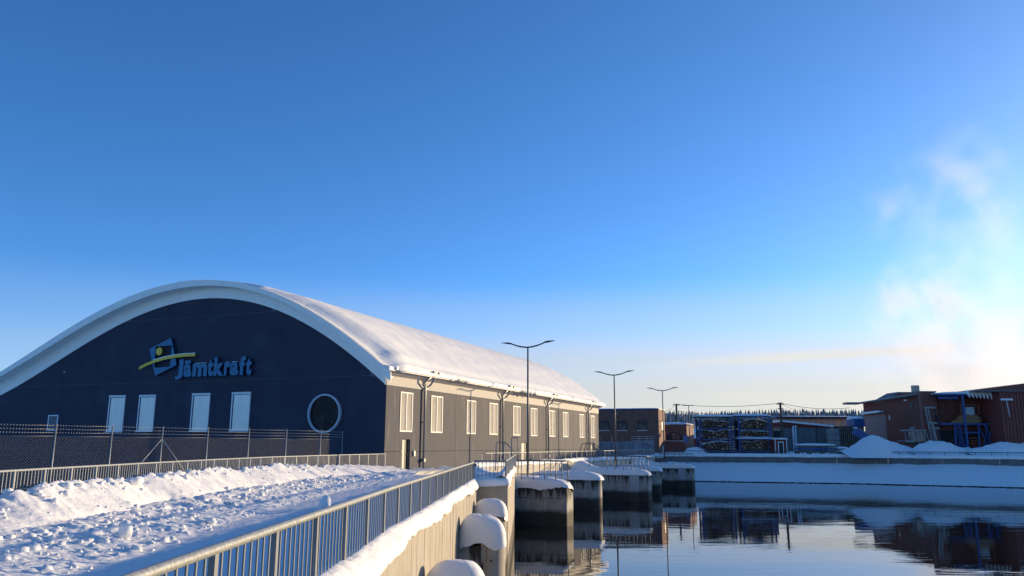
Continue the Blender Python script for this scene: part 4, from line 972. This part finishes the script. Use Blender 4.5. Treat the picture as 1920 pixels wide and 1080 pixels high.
# long dark roofed store behind
Y = 165.; x0, x1 = at(1462, Y), at(1606, Y)
ls_ = thing("long_store", "long low store with a flat dark roof and pale panels behind the grey shed", "building", (x0, Y, .6)); w_ = x1-x0
zt0, zt1, zb0 = zt(781, 1530, Y)-.6, zt(785.5, 1530, Y)-.6, zt(801, 1530, Y)-.6
MB().box((-.5, -1, zt1), (w_+.5, 12, zt0)).build("roof", DARK, ls_)
pad("roof_snow", w_/2, 5.5, w_+.8, 12.6, zt0, .25, ls_, 9, droop=.0, ov=0, n=(60, 10), power=9)
for k in range(12): MB().box((w_*k/12+.04, 0, 0), (w_*(k+1)/12-.04, .3, zt1-.01)).build("wall_panel", GREYB if k % 3 else mat("orange_pale_panel", (.38, .25, .16), .8), ls_)
# stacked sawn timber, greige blocks
Y = 133.; 
tp_ = thing("greige_block_stack", "column of pale grey wrapped packs at the right end of the grey shed", "packs", (at(1563, Y), Y, .6))
hh_ = zt(803, 1570, Y)-.6
for k in range(4): MB().box((0, 0, hh_*k/4+.03), (at(1577, Y)-at(1563, Y), 2.5, hh_*(k+1)/4-.03)).build("pack", GREYB, tp_)
lt = thing("timber_stack", "tall stack of timber with upright bearers between the pale packs and the mill", "timber", (at(1578, Y), Y, .6)); w_ = at(1626, Y)-at(1578, Y); hh_ = zt(799, 1600, Y)-.6
MB().box((.1, .3, 0), (w_-.1, 3, hh_)).build("core", DARK, lt)
for k in range(13): MB().box((w_*k/13+.04, 0, 0), (w_*k/13+.15, .28, hh_+random.uniform(-.1, .1))).build("bearer", WOODG, lt)
for k in range(5): MB().box((.02, .1, hh_*(k+.5)/5), (w_, .27, hh_*(k+.5)/5+.08)).build("sticker", WOODG, lt)
bc = thing("blue_hopper", "square blue steel hopper with snow on top left of the red mill", "hopper", (at(1606, Y), Y, zt(800, 1615, Y)))
MB().box((0, 0, 0), (at(1626, Y)-at(1606, Y), 3, zt(784, 1615, Y)-zt(800, 1615, Y))).build("body", STEELB, bc)
MB().box((.1, .2, -(zt(800, 1615, Y)-.6)), (.3, .4, -.002)).box((1.2, .2, -(zt(800, 1615, Y)-.6)), (1.4, .4, -.002)).build("leg", STEELB, bc)
pad("snow", .85, 1.5, 1.8, 3.1, zt(784, 1615, Y)-zt(800, 1615, Y), .35, bc, 12, droop=.1, ov=.08, n=(24, 12))
Y = 114.
cv = thing("conveyor_chute", "slanting blue conveyor chute poking out of the tall snow pile", "conveyor", (at(1606, Y), Y, .6))
a = Vector((0, 0, zt(808, 1607, Y)-.6)); b = Vector((at(1640, Y)-at(1606, Y), 0, zt(823, 1635, Y)-.6-.5))
MB().beam(a, b, 1.2, .9).build("trough", STEELB, cv); MB().beam(a+Vector((0, 0, .5)), b+Vector((0, 0, .5)), 1.1, .12).build("snow", SNOW, cv)
MB().box((.6, -.1, 0), (.75, .1, 1.6)).build("support", STEELB, cv)
Y = 112.
for i_, (pa, pb, ya, yb, lab) in enumerate(((1497, 1570, 832, 843, "long low rack of beams under snow in front of the grey shed"), (1573, 1592, 834, 843, "short stack of boards beside the tall snow pile"))):
    x0, x1 = at(pa, Y), at(pb, Y); w_ = x1-x0
    bk = thing("beam_rack", lab, "timber", (x0, Y, .5))
    for k in range(3 if i_ == 0 else 2):
        z = .25+.42*k; MB().box((0, 0, z), (w_, 1.6, z+.2)).build("beam", STEELB if k == 1 and i_ == 0 else WOODG, bk)
    for x in (0.1, w_*.33, w_*.66, w_-.2): MB().box((x, -.05, 0), (x+.14, 1.65, .24)).build("bearer", WOODG, bk)
    pad("snow", w_/2, .8, w_+.1, 1.7, .25+.42*(2 if i_ == 0 else 1)+.2, .22, bk, 70+i_, droop=.03, ov=.05, n=(50, 12))
# parked things near the annex
sgb = thing("small_barn", "small red barn with a steep snow covered roof left of the log racks", "building", (at(1290, 150), 150, .7))
w_ = at(1330, 150)-at(1290, 150); h0 = zt(822, 1300, 150)-.7; h1 = zt(811, 1316, 150)-.7
MB().box((0, 0, 0), (w_, 6, h0)).build("wall", REDW, sgb)
MB().prism([(-.4, h0), (w_, h0), (w_, h1+1), (w_-1, h1+1)], -.3, 6).build("roof_snow", SNOW, sgb, fix=True)
pk = thing("snow_heap", "small heap of snow between the brick annex and the left log rack", "snow pile", (at(1305, 116), 116, .4))
pad("heap", 0, 0, 3.4, 2.4, 0, 1.0, pk, 80, droop=0, ov=0, n=(24, 24), power=1.3)
sb_ = thing("notice_board", "small blue and white notice board on a post beside the brick annex", "sign", (at(1287, 122), 122, .5))
MB().tube([(0, 0, 0), (0, 0, 1.6)], .05, 6).build("post", GALVD, sb_); MB().box((-.35, -.06, 1.6), (.35, .0, 2.7)).build("board", mat("board_blue_grey", (.2, .25, .4), .5), sb_)
# ------------------------------------------------------------------ red timber mill
an = thing("mill_annex", "long red corrugated mill wing with snow edged roof, roller door and awning", "building", (at(1737, 120), 120, .6))
P0 = Vector((at(1737, 120), 120, 0)); P1 = Vector((at(1626, 145), 145, 0)); dv = (P1-P0).normalized(); Ln = (P1-P0).length; nl = Vector((-dv.y, dv.x, 0))
ha = zt(740, 1737, 120)-.6
an.rotation_euler = (0, 0, math.atan2(dv.y, dv.x)-math.pi/2)      # local +y runs along the wall, local -x faces the water
MB().box((0, 0, -.3), (14, Ln, ha)).build("core", REDC, an)
rib = MB().box((-.05, 0, -.2), (-.002, .14, ha-.02)).mesh("rib", REDC)
k = 0.1
while k < Ln-.2: lnk("rib", rib, an, (0, k, 0)); k += .33
MB().box((-1.0, -.2, ha+.002), (14, Ln+.6, ha+.22)).build("roof", GREYS, an)
pad("roof_snow", 6.4, Ln/2, 14.8, Ln+.6, ha+.22, .22, an, 81, droop=.03, ov=.05, n=(20, 60), power=9)
MB().box((-3.4, Ln-1.5, ha-.15), (-1.001, Ln+.7, ha+.2)).build("canopy", GREYS, an)
da, db = Ln*.58, Ln*.985; hd = zt(777, 1640, 140)-.6
MB().box((-.09, da, 0), (-.055, db, hd)).build("roller_door", mat("roller_door_grey", (.13, .11, .12), .6), an)
for k in range(9): MB().box((-.11, da, hd*k/9+.02), (-.091, db, hd*k/9+.06)).build("door_rib", GREYS, an)
MB().box((-1.1, da-.4, hd+.1), (-.056, db+.1, hd+.25)).build("awning", GREYS, an); pad("awning_snow", -.6, (da+db)/2, 1.0, db-da+.4, hd+.25, .3, an, 84, droop=.05, ov=.04, n=(12, 50))
MB().box((-.1, Ln*.12, ha-2.0), (-.055, Ln*.17, ha-.9)).build("window", DARK, an)
MB().box((-.3, Ln*.2, ha-.55), (-.056, Ln*.23, ha-.35)).build("flood_light", WHITE, an)
MB().box((-.1, Ln*.5, ha-3.3), (-.055, Ln*.525, ha-2.5)).build("fuse_box", GALV, an)
ub = thing("mill_upper_hall", "higher red hall with grey roof edge rising behind the mill wing", "building", (at(1668, 141), 141, .6))
w_ = at(1742, 141)-at(1668, 141); hu = zt(737, 1700, 141)-.6
MB().prism([(0, 0), (w_+.5, 0), (w_+.5, hu), (2.4, hu), (0, hu-1.4)], 0, 4).build("wall", REDC, ub, fix=True)
MB().prism([(-.2, hu-1.4), (2.4, hu), (w_+.5, hu), (w_+.5, hu+.3), (2.3, hu+.3), (-.3, hu-1.1)], -.3, 4).build("roof_edge", GREYS, ub, fix=True)
MB().cbox((w_-1.1, .5, hu+.9), (1.0, 1.0, 1.2)).build("chimney", GALV, ub)
rfr = lnk("roof_ladder_cage", None, ub, (-2.5, -2, hu-2.6))
for x in (0, .7, 1.3, 2.1): MB().tube([(x, 0, 0), (x, 0, 1.4+.4*x)], .05, 6).build("cage_post", GALVD, rfr)
for z in (.5, 1.2): MB().tube([(0, 0, z), (2.1, 0, z+.6)], .04, 6).build("cage_rail", GALVD, rfr)
# tower block, canopy with blue posts, big corrugated hall
Y = 112.; x0, x1 = at(1737, Y), at(1765, Y); hz = zt(734, 1750, Y)-.5
tw = thing("mill_tower", "plain red brown tower block between the mill wing and the open canopy", "building", (x0, Y, .5))
for k in range(4): MB().box(((x1-x0)*k/4+.01, 0, -.3), ((x1-x0)*(k+1)/4-.01, .8, hz)).build("cladding_panel", REDT, tw)
MB().box((-.1, -.1, hz+.002), (x1-x0+.1, .9, hz+.15)).build("cap", GREYS, tw)
Y = 110.; xa, xb = at(1764, Y), at(1884, Y); zc = zt(740, 1820, Y)-.5
cn = thing("open_canopy", "open sided canopy on blue posts with snow curling over its roof edge", "canopy", (xa, Y, .5)); w_ = xb-xa
w2 = at(1892, Y+3.5)-xa; x2 = at(1763, Y+3.5)-xa
MB().box((x2, 3.5, -.3), (w2, 3.8, zc)).build("back_wall", REDC, cn)
bkr = MB().box((0, 3.42, 2.5), (.12, 3.498, zc-.05)).mesh("rib", REDC)
k = x2+.1
while k < w2-.2: lnk("rib", bkr, cn, (k, 0, 0)); k += .4
MB().box((x2, 3.3, -.2), (w2*.85, 3.41, 3.4)).build("dark_opening", DARK, cn)
MB().vprism([(0, -.1), (w_, -.1), (w2, 3.8), (x2, 3.8)], zc, zc+.22).build("roof", STEELB, cn)
for px in (1815.5, 1876.5):
    x = at(px, Y)-xa; MB().box((x-.12, -.12, -.3), (x+.12, .12, zc-.002)).build("post", STEELB, cn)
MB().box((.5, 3.0, -.2), (.8, 3.25, zc-.5)).build("post", STEELB, cn)
MB().box((.6, 0.2, zc-.5), (at(1812, Y)-xa-.2, .45, zc-.2)).build("tie_beam", STEELB, cn)
pad("roof_snow", w_/2+.6, 1.8, w_+.4, 3.8, zc+.22, .3, cn, 90, droop=.02, ov=.05, n=(60, 20), power=9)
xs0 = at(1822, Y)-xa; nfl = 9
for k in range(nfl):
    x = xs0+(w_-xs0)*(k+.5)/nfl; d_ = .35+.35*k/nfl
    MB().tube([(x-.12, .05, zc+.5), (x-.1, -.28, zc+.42), (x, -.36, zc+.1), (x+.1, -.3, zc+.1-d_*.8), (x+.16, -.22, zc-d_)], [.2, .22, .2, .13, .04], 8).build("snow_curl", SNOW, cn)
# platform with trestles, timber
pf = thing("blue_platform", "blue steel sorting platform on braced trestles under the open canopy", "platform", (xa+.9, Y+1, .5))
zp = zt(793, 1820, Y+1)-.5; o_x = xa+.9
def X_(px, yy=1): return at(px, Y+yy)-o_x
MB().box((0, 0, zp-.25), (X_(1876), .25, zp)).build("deck_beam", STEELB, pf); MB().box((0, 1.6, zp-.25), (X_(1876), 1.8, zp)).build("deck_beam", STEELB, pf)
MB().box((X_(1852), -.1, zp-1.75), (X_(1879), .15, zp-1.15)).build("side_beam", STEELB, pf)
MB().box((X_(1800), -.1, zp-1.4), (X_(1838), .1, zp-1.2)).build("side_beam", STEELB, pf)
for p_a, p_b in ((1795, 1806), (1839, 1856)):
    for px, e_ in ((p_a, -.1), (p_b, .25)):
        MB().beam((X_(px)+e_*2, 0, -.2), (X_(px)-e_, 0, zp-.26), .2).build("trestle_leg", STEELB, pf)
    MB().beam((X_(p_a), -.2, 0), (X_(p_b), -.2, zp-.5), .1).build("cross_brace", STEELB, pf); MB().beam((X_(p_b), -.32, 0), (X_(p_a), -.32, zp-.5), .1).build("cross_brace", STEELB, pf)
tb = thing("board_pile", "pile of orange brown boards lying on the blue platform", "timber", (at(1796, Y+1.2), Y+1.2, .5+zp+.02)); w_ = at(1848, Y+1.2)-at(1796, Y+1.2)
for k in range(5):
    a = random.uniform(0, .5)*(k > 1); MB().box((a+(k*.25), 0, k*.22), (w_-random.uniform(0, .6), 1.2, k*.22+.19)).build("board", WOOD, tb)
MB().box((w_*.52, .3, 1.13), (w_*.8, .9, 2.2)).build("crate", mat("white_crate", (.5, .52, .56), .6), tb)
MB().beam((w_*.3, .2, 1.12), (w_*.3, .2, 2.5), .07).beam((w_*.3, .2, 2.5), (w_*.95, .2, 2.5), .07).beam((w_*.95, .2, 1.12), (w_*.95, .2, 2.5), .07).build("frame", WOOD, tb)
rs1 = thing("red_frame_stack", "reddish stacked frames under the blue platform", "timber", (at(1822, Y+1.8), Y+1.8, .45))
for k in range(7): MB().box((.1*(k % 2), 0, k*.38), (1.7+.1*(k % 3), 1.0, k*.38+.25)).build("frame", mat("rust_red", (.28, .07, .03), .8), rs1)
Y = 108.; xa = at(1886, Y); hb = zt(733, 1900, Y)-.5
bh = thing("corrugated_hall", "big dark red corrugated hall at the right edge of the photo", "building", (xa, Y, .5))
MB().box((0, 0, -.5), (60, 30, hb)).build("wall", REDC, bh)
rbm = MB().box((0, -.08, -.3), (.22, -.002, hb-.02)).mesh("rib", REDC)
for k in range(60): lnk("rib", rbm, bh, (.05+k*.45, 0, 0))
MB().box((-3.2, -.3, hb+.002), (60, 30, hb+.16)).build("roof_edge", GREYS, bh)
pad("roof_snow", 28.4, 14.8, 63, 30, hb+.16, .15, bh, 91, droop=0, ov=0, n=(60, 20), power=9)
MB().prism([(-1.5, hb+.33), (62, hb+.33), (62, hb+.6), (18, hb+2.9), (-1.5, hb+.36)], 12, 30).build("upper_gable", REDC, bh, fix=True)
MB().tube([(.9, -.3, hb-3.4), (.7, -.3, hb-1.2)], .05, 6).box((.0, -.45, hb-1.2), (1.5, -.1, hb-.95)).build("flood_light", WHITE, bh)
# ------------------------------------------------------------------ forklift
Y = 111.
fk = thing("forklift_truck", "large white and red forklift with a tall mast parked behind the snow piles", "forklift", (at(1722, Y), Y, .4)); ox_ = at(1722, Y)
def XF(px): return at(px, Y)-ox_
def ZF(py): return zt(py, 1730, Y)-.4
MB().box((XF(1684), 0, .7), (XF(1712), 2.2, ZF(828))).build("counterweight", REDW, fk)
MB().box((XF(1700), -.05, ZF(833)), (XF(1742), 2.3, ZF(829))).build("chassis", DARK, fk)
MB().box((XF(1700), -.1, ZF(830)+.05), (XF(1716), 2.3, ZF(826))).build("body_top", FKW, fk)
for x, lean in ((XF(1716), .15), (XF(1724), 0.1), (XF(1737), -.0)):
    for y in (0, 2.1): MB().beam((x, y, ZF(830)), (x-lean, y, ZF(808)), .12).build("cab_pillar", FKW, fk)
MB().beam((XF(1745), 0, ZF(830)), (XF(1739), 0, ZF(808)), .11).build("cab_pillar", FKW, fk)
MB().box((XF(1707), -.1, ZF(808)), (XF(1740), 2.3, ZF(805.5))).build("cab_roof", FKW, fk)
MB().box((XF(1717), .08, ZF(828)), (XF(1736), 2.0, ZF(809))).build("cab_glass", GLD, fk)
MB().cbox((XF(1716), .5, ZF(803)), (.25, .25, .35)).cbox((XF(1720), .5, ZF(802)), (.4, .3, .3)).build("beacon", GALVD, fk)
for px, r_ in ((1690, .62), (1735, .72)):
    w = lnk("wheel", None, fk, (XF(px), -.1, r_)); 
    MB().tube([(0, -.2, 0), (0, .25, 0)], r_, 20).build("tyre", RUBBER, w); MB().tube([(0, -.24, 0), (0, -.2, 0)], r_*.5, 14).build("rim", WHITE, w)
for px in (1741, 1746, 1758):
    MB().beam((XF(px)+.65, -.3, .3), (XF(px), -.3, ZF(764)), .13).build("mast_rail", FKW if px < 1750 else DARK, fk)
for py in (764, 793, 803): MB().box((XF(1740)+.3*(py > 780), -.42, ZF(py)-.1), (XF(1759)+.3*(py > 780), -.18, ZF(py)+.12)).build("mast_crossbar", FKW, fk)
MB().beam((XF(1754), -.6, ZF(828)), (XF(1750), -.6, ZF(795)), .16).build("lift_cylinder", FKW, fk)
MB().box((XF(1760), -.5, ZF(795)), (XF(1764), .1, ZF(778))).build("fork_carriage", DARK, fk)
# ------------------------------------------------------------------ snow piles, poles, wires
def pile(label, prof, Y, depth, seed):
    """prof: skyline (px, py) of the heap"""
    xs = [at(a, Y) for a, b in prof]; zs = [zt(b, a, Y) for a, b in prof]; xm = sum(xs)/len(xs)
    X_g, V = np.meshgrid(np.linspace(xs[0], xs[-1], 170), np.linspace(-1, 1, 50), indexing='ij')
    top = np.interp(X_g, xs, zs)-.2; f = np.clip(1-np.abs(V)**1.6, 0, 1)
    Zp = top*f*(1+.0*V)+.3*fbm(X_g*.6, V*2, 4, seed)*f+.3*clods(X_g, V*depth/2, .9, seed, .4)*f+.25*clods(X_g, V*depth/2, .4, seed+1, .5)*f
    t = thing("snow_pile", label, "snow pile", (xm, Y, .2))
    grid_mesh("pile", X_g-xm, V*depth/2, Zp, SNOW, t)
pile("tallest smooth snow pile, left of the forklift", [(1572, 846), (1590, 842), (1605, 833), (1622, 820), (1637, 815.5), (1650, 817), (1668, 826), (1690, 833), (1706, 840), (1722, 847)], 107.5, 8, 31)
pile("middle snow pile in front of the forklift and tower block", [(1700, 847), (1716, 842), (1728, 832), (1745, 828), (1762, 827), (1778, 831), (1800, 838), (1822, 841), (1845, 847)], 105, 7, 32)
pile("rough edged snow pile at the right end of the timber yard", [(1805, 847), (1828, 841), (1848, 838), (1866, 832), (1878, 828), (1895, 830), (1915, 831), (1945, 833), (1980, 842), (2000, 850)], 103, 7, 33)
def pole(label, px, Y, ytop, r=.16, arms=()):
    t = thing("utility_pole", label, "pole", (at(px, Y), Y, .4)); h = zt(ytop, px, Y)-.4
    MB().tube([(0, 0, 0), (0, 0, h)], [r*1.15, r*.85], 10).build("pole", POLE, t)
    for z, l in arms: MB().cbox((0, 0, h-z), (l, .12, .14)).build("crossarm", POLE, t)
    for k in (-.3, .3): MB().tube([(k, 0, h-.1), (k, 0, h+.12)], .05, 6).build("insulator", GALV, t)
    return t
pole("thick wooden utility pole rising behind the right log rack", 1469, 131, 754, .2, ((.25, 1.2), (1.0, .9)))
pole("wooden utility pole rising behind the brick annex roof", 1272, 150, 756.5, .2, ((.2, 1.4),))
lm = thing("slim_lamp_mast", "slim lamp mast with a flat single arm left of the log racks", "street lamp", (at(1295, 122), 122, .4)); h_ = zt(760, 1293, 122)-.4
MB().tube([(0, 0, 0), (0, 0, h_)], [.08, .05], 8).build("pole", LAMPM, lm); MB().tube([(.3, 0, h_+.02), (-1.0, 0, h_+.05)], .05, 6).build("arm", LAMPM, lm); MB().box((.2, -.12, h_), (.75, .12, h_+.1)).build("lamp_head", LAMPM, lm)
def wire(label, pts, sag, r=.035):
    t = MB()
    for a, b in zip(pts[:-1], pts[1:]):
        a = Vector(a); b = Vector(b); t.tube([a+(b-a)*k/14+Vector((0, 0, -sag*4*(k/14)*(1-k/14))) for k in range(15)], r, 4)
    o = t.build("overhead_cable", WIRE); tag(o, label, "cable")
def w3(px, py, Y): return (at(px, Y), Y, zt(py, px, Y))
wire("upper overhead cable between the two wooden poles", [w3(1272, 757, 150), w3(1469, 755, 131)], .5)
wire("lower overhead cable passing just under the upper one to the thick pole", [w3(1272, 770, 150), w3(1469, 776, 131)], .4)
wire("overhead cable from the thick pole to the mill canopy", [w3(1469, 755, 131), w3(1600, 764, 140)], .5)
wire("steep overhead cable dropping right from the thick pole to the store roof", [w3(1469, 755, 131), w3(1516, 775, 163)], .2)
wire("overhead cable from the brick annex pole down left to the brick building", [w3(1272, 757, 150), w3(1247, 772, 123)], .2)
# ------------------------------------------------------------------ forest on the far ridge
def spruce(mb, x, y, z, h, rs_):
    n_ = 6; lay = 4; r = h*rs_.uniform(.14, .2); ph = rs_.random()*6
    for q in range(lay):
        z0 = z+h*(.08+.22*q); z1 = z+h*min(1, .08+.22*q+.40); rq = r*(1-q/(lay+.3)); o = len(mb.v)
        mb.v += [(x+rq*rs_.uniform(.75, 1.15)*math.cos(ph+2*math.pi*k/n_), y+rq*rs_.uniform(.75, 1.15)*math.sin(ph+2*math.pi*k/n_), z0+rs_.uniform(-.03, .03)*h) for k in range(n_)]+[(x, y, z1)]
        f_ = [(o+k, o+(k+1) % n_, o+n_) for k in range(n_)]; mb.f += f_; mb.m += [0]*n_; mb.sm += [False]*n_
    mb.f.append(tuple(len(mb.v)-1-k for k in range(3))); mb.m.append(0); mb.sm.append(False)
fr = MB(); rs_ = random.Random(5)
def ground_z(x, y):
    return .78+18*min(max((y-420)/350, 0), 1)*.85
for k in range(2600):
    px = rs_.uniform(1120, 2100); yy_ = rs_.uniform(700, 860); x = at(px, yy_)
    spruce(fr, x, yy_, ground_z(x, yy_)+3.0+4*float(vn(np.array(px*.01), np.array(1.))), rs_.uniform(7, 15), rs_)
for k in range(800):
    px = rs_.uniform(1150, 1345); yy_ = rs_.uniform(330, 430); x = at(px, yy_)
    spruce(fr, x, yy_, .5, rs_.uniform(11, 16.5)*(1 if px < 1315 else .7), rs_)
tag(fr.build("forest", TREE), "frosted spruce forest on the far ridge behind the timber yard", "forest", kind='stuff')
for px, py, lab in ((1553, 769, "tall dark spruce standing out above the ridge forest, left one"), (1595, 773, "bushy dark tree above the ridge forest, close to the mill canopy")):
    Yt = 420.; t = thing("spruce_tree", lab, "tree", (at(px, Yt), Yt, .8)); h = zt(py, px, Yt)-.8
    mb = MB(); rq_ = random.Random(px)
    for q in range(150):
        f_ = rq_.random(); z = h*(.15+.83*f_); r = (1-f_)*h*.17+.25; a = rq_.random()*6.28; ln_ = r*rq_.uniform(.6, 1.1)
        c = Vector((0, 0, z)); e_ = c+Vector((math.cos(a)*ln_, math.sin(a)*ln_, -.25*ln_)); sd_ = Vector((-math.sin(a), math.cos(a), 0))*ln_*.35
        mb.add([c, e_+sd_, e_-sd_, c+Vector((0, 0, ln_*.4))], [(0, 1, 2), (3, 2, 1)])
    mb.build("crown", mat("dark_spruce_green", (.03, .045, .035), .9), t); MB().tube([(0, 0, 0), (0, 0, h*.95)], [.3, .05], 6).build("trunk", POLE, t)
# ------------------------------------------------------------------ rising steam
def steam():
    Yc = 230.; x0, x1, z0, z1, y0, y1 = 95., 215., 6., 125., 205., 260.
    mb = MB().box((0, 0, 0), (x1-x0, y1-y0, z1-z0))
    m = bpy.data.materials.new("steam"); m.use_nodes = True; t = m.node_tree; t.nodes.clear(); K = t.links.new; N = t.nodes.new
    out = N('ShaderNodeOutputMaterial'); pv_ = N('ShaderNodeVolumePrincipled'); K(pv_.outputs[0], out.inputs['Volume'])
    pv_.inputs['Color'].default_value = (.97, .96, .96, 1); pv_.inputs['Anisotropy'].default_value = .3
    tc_ = N('ShaderNodeTexCoord'); nzz = N('ShaderNodeTexNoise'); nzz.inputs['Scale'].default_value = .035; nzz.inputs['Detail'].default_value = 6; nzz.inputs['Roughness'].default_value = .62; nzz.inputs['Distortion'].default_value = .6
    K(tc_.outputs['Object'], nzz.inputs[0])
    # warp the coordinates so the lobes billow
    sub = N('ShaderNodeVectorMath'); sub.operation = 'MULTIPLY_ADD'; sub.inputs[1].default_value = (26, 26, 26); K(nzz.outputs[1], sub.inputs[0])
    ad = N('ShaderNodeVectorMath'); ad.operation = 'ADD'; ad.inputs[1].default_value = (-13, -13, -13); K(tc_.outputs['Object'], ad.inputs[0]); K(ad.outputs[0], sub.inputs[2])
    def pp(px, py): return (at(px, Yc)-x0, Yc-y0, zt(py, px, Yc)-z0)
    blobs = [(pp(1765, 655), 15, 2.0), (pp(1752, 560), 12, 2.2), (pp(1815, 705), 17, 1.2), (pp(1885, 690), 17, 1.0), (pp(1790, 500), 12, .7), (pp(1845, 400), 16, .5), (pp(1910, 330), 16, .45),
             (pp(1700, 355), 8, .7), (pp(1770, 305), 9, .5), (pp(1850, 265), 12, .4), (pp(1945, 470), 13, .3), (pp(1960, 600), 18, .45), (pp(1840, 590), 10, .3)]
    acc = None
    for c, r, wgt in blobs:
        ds = N('ShaderNodeVectorMath'); ds.operation = 'DISTANCE'; ds.inputs[1].default_value = c; K(sub.outputs[0], ds.inputs[0])
        mr = N('ShaderNodeMapRange'); mr.interpolation_type = 'SMOOTHSTEP'; mr.inputs[1].default_value = r*1.25; mr.inputs[2].default_value = 0; mr.inputs[3].default_value = 0; mr.inputs[4].default_value = wgt
        K(ds.outputs['Value'], mr.inputs[0])
        if acc is None: acc = mr.outputs[0]
        else:
            mx = N('ShaderNodeMath'); mx.operation = 'ADD'; K(acc, mx.inputs[0]); K(mr.outputs[0], mx.inputs[1]); acc = mx.outputs[0]
    n2 = N('ShaderNodeTexNoise'); n2.inputs['Scale'].default_value = .07; n2.inputs['Detail'].default_value = 7; n2.inputs['Roughness'].default_value = .6; K(tc_.outputs['Object'], n2.inputs[0])
    mr = N('ShaderNodeMapRange'); mr.inputs[1].default_value = .43; mr.inputs[2].default_value = .62; K(n2.outputs[0], mr.inputs[0])
    mu = N('ShaderNodeMath'); mu.operation = 'MULTIPLY'; K(acc, mu.inputs[0]); K(mr.outputs[0], mu.inputs[1])
    m2 = N('ShaderNodeMath'); m2.operation = 'MULTIPLY'; m2.inputs[1].default_value = STEAM_D; K(mu.outputs[0], m2.inputs[0]); K(m2.outputs[0], pv_.inputs['Density'])
    o = mb.build("steam_plume", m, None, (x0, y0, z0)); tag(o, "billowing steam plume lit cream by the low sun above the red mill", "steam", kind='stuff')
STEAM_D = .045
steam()
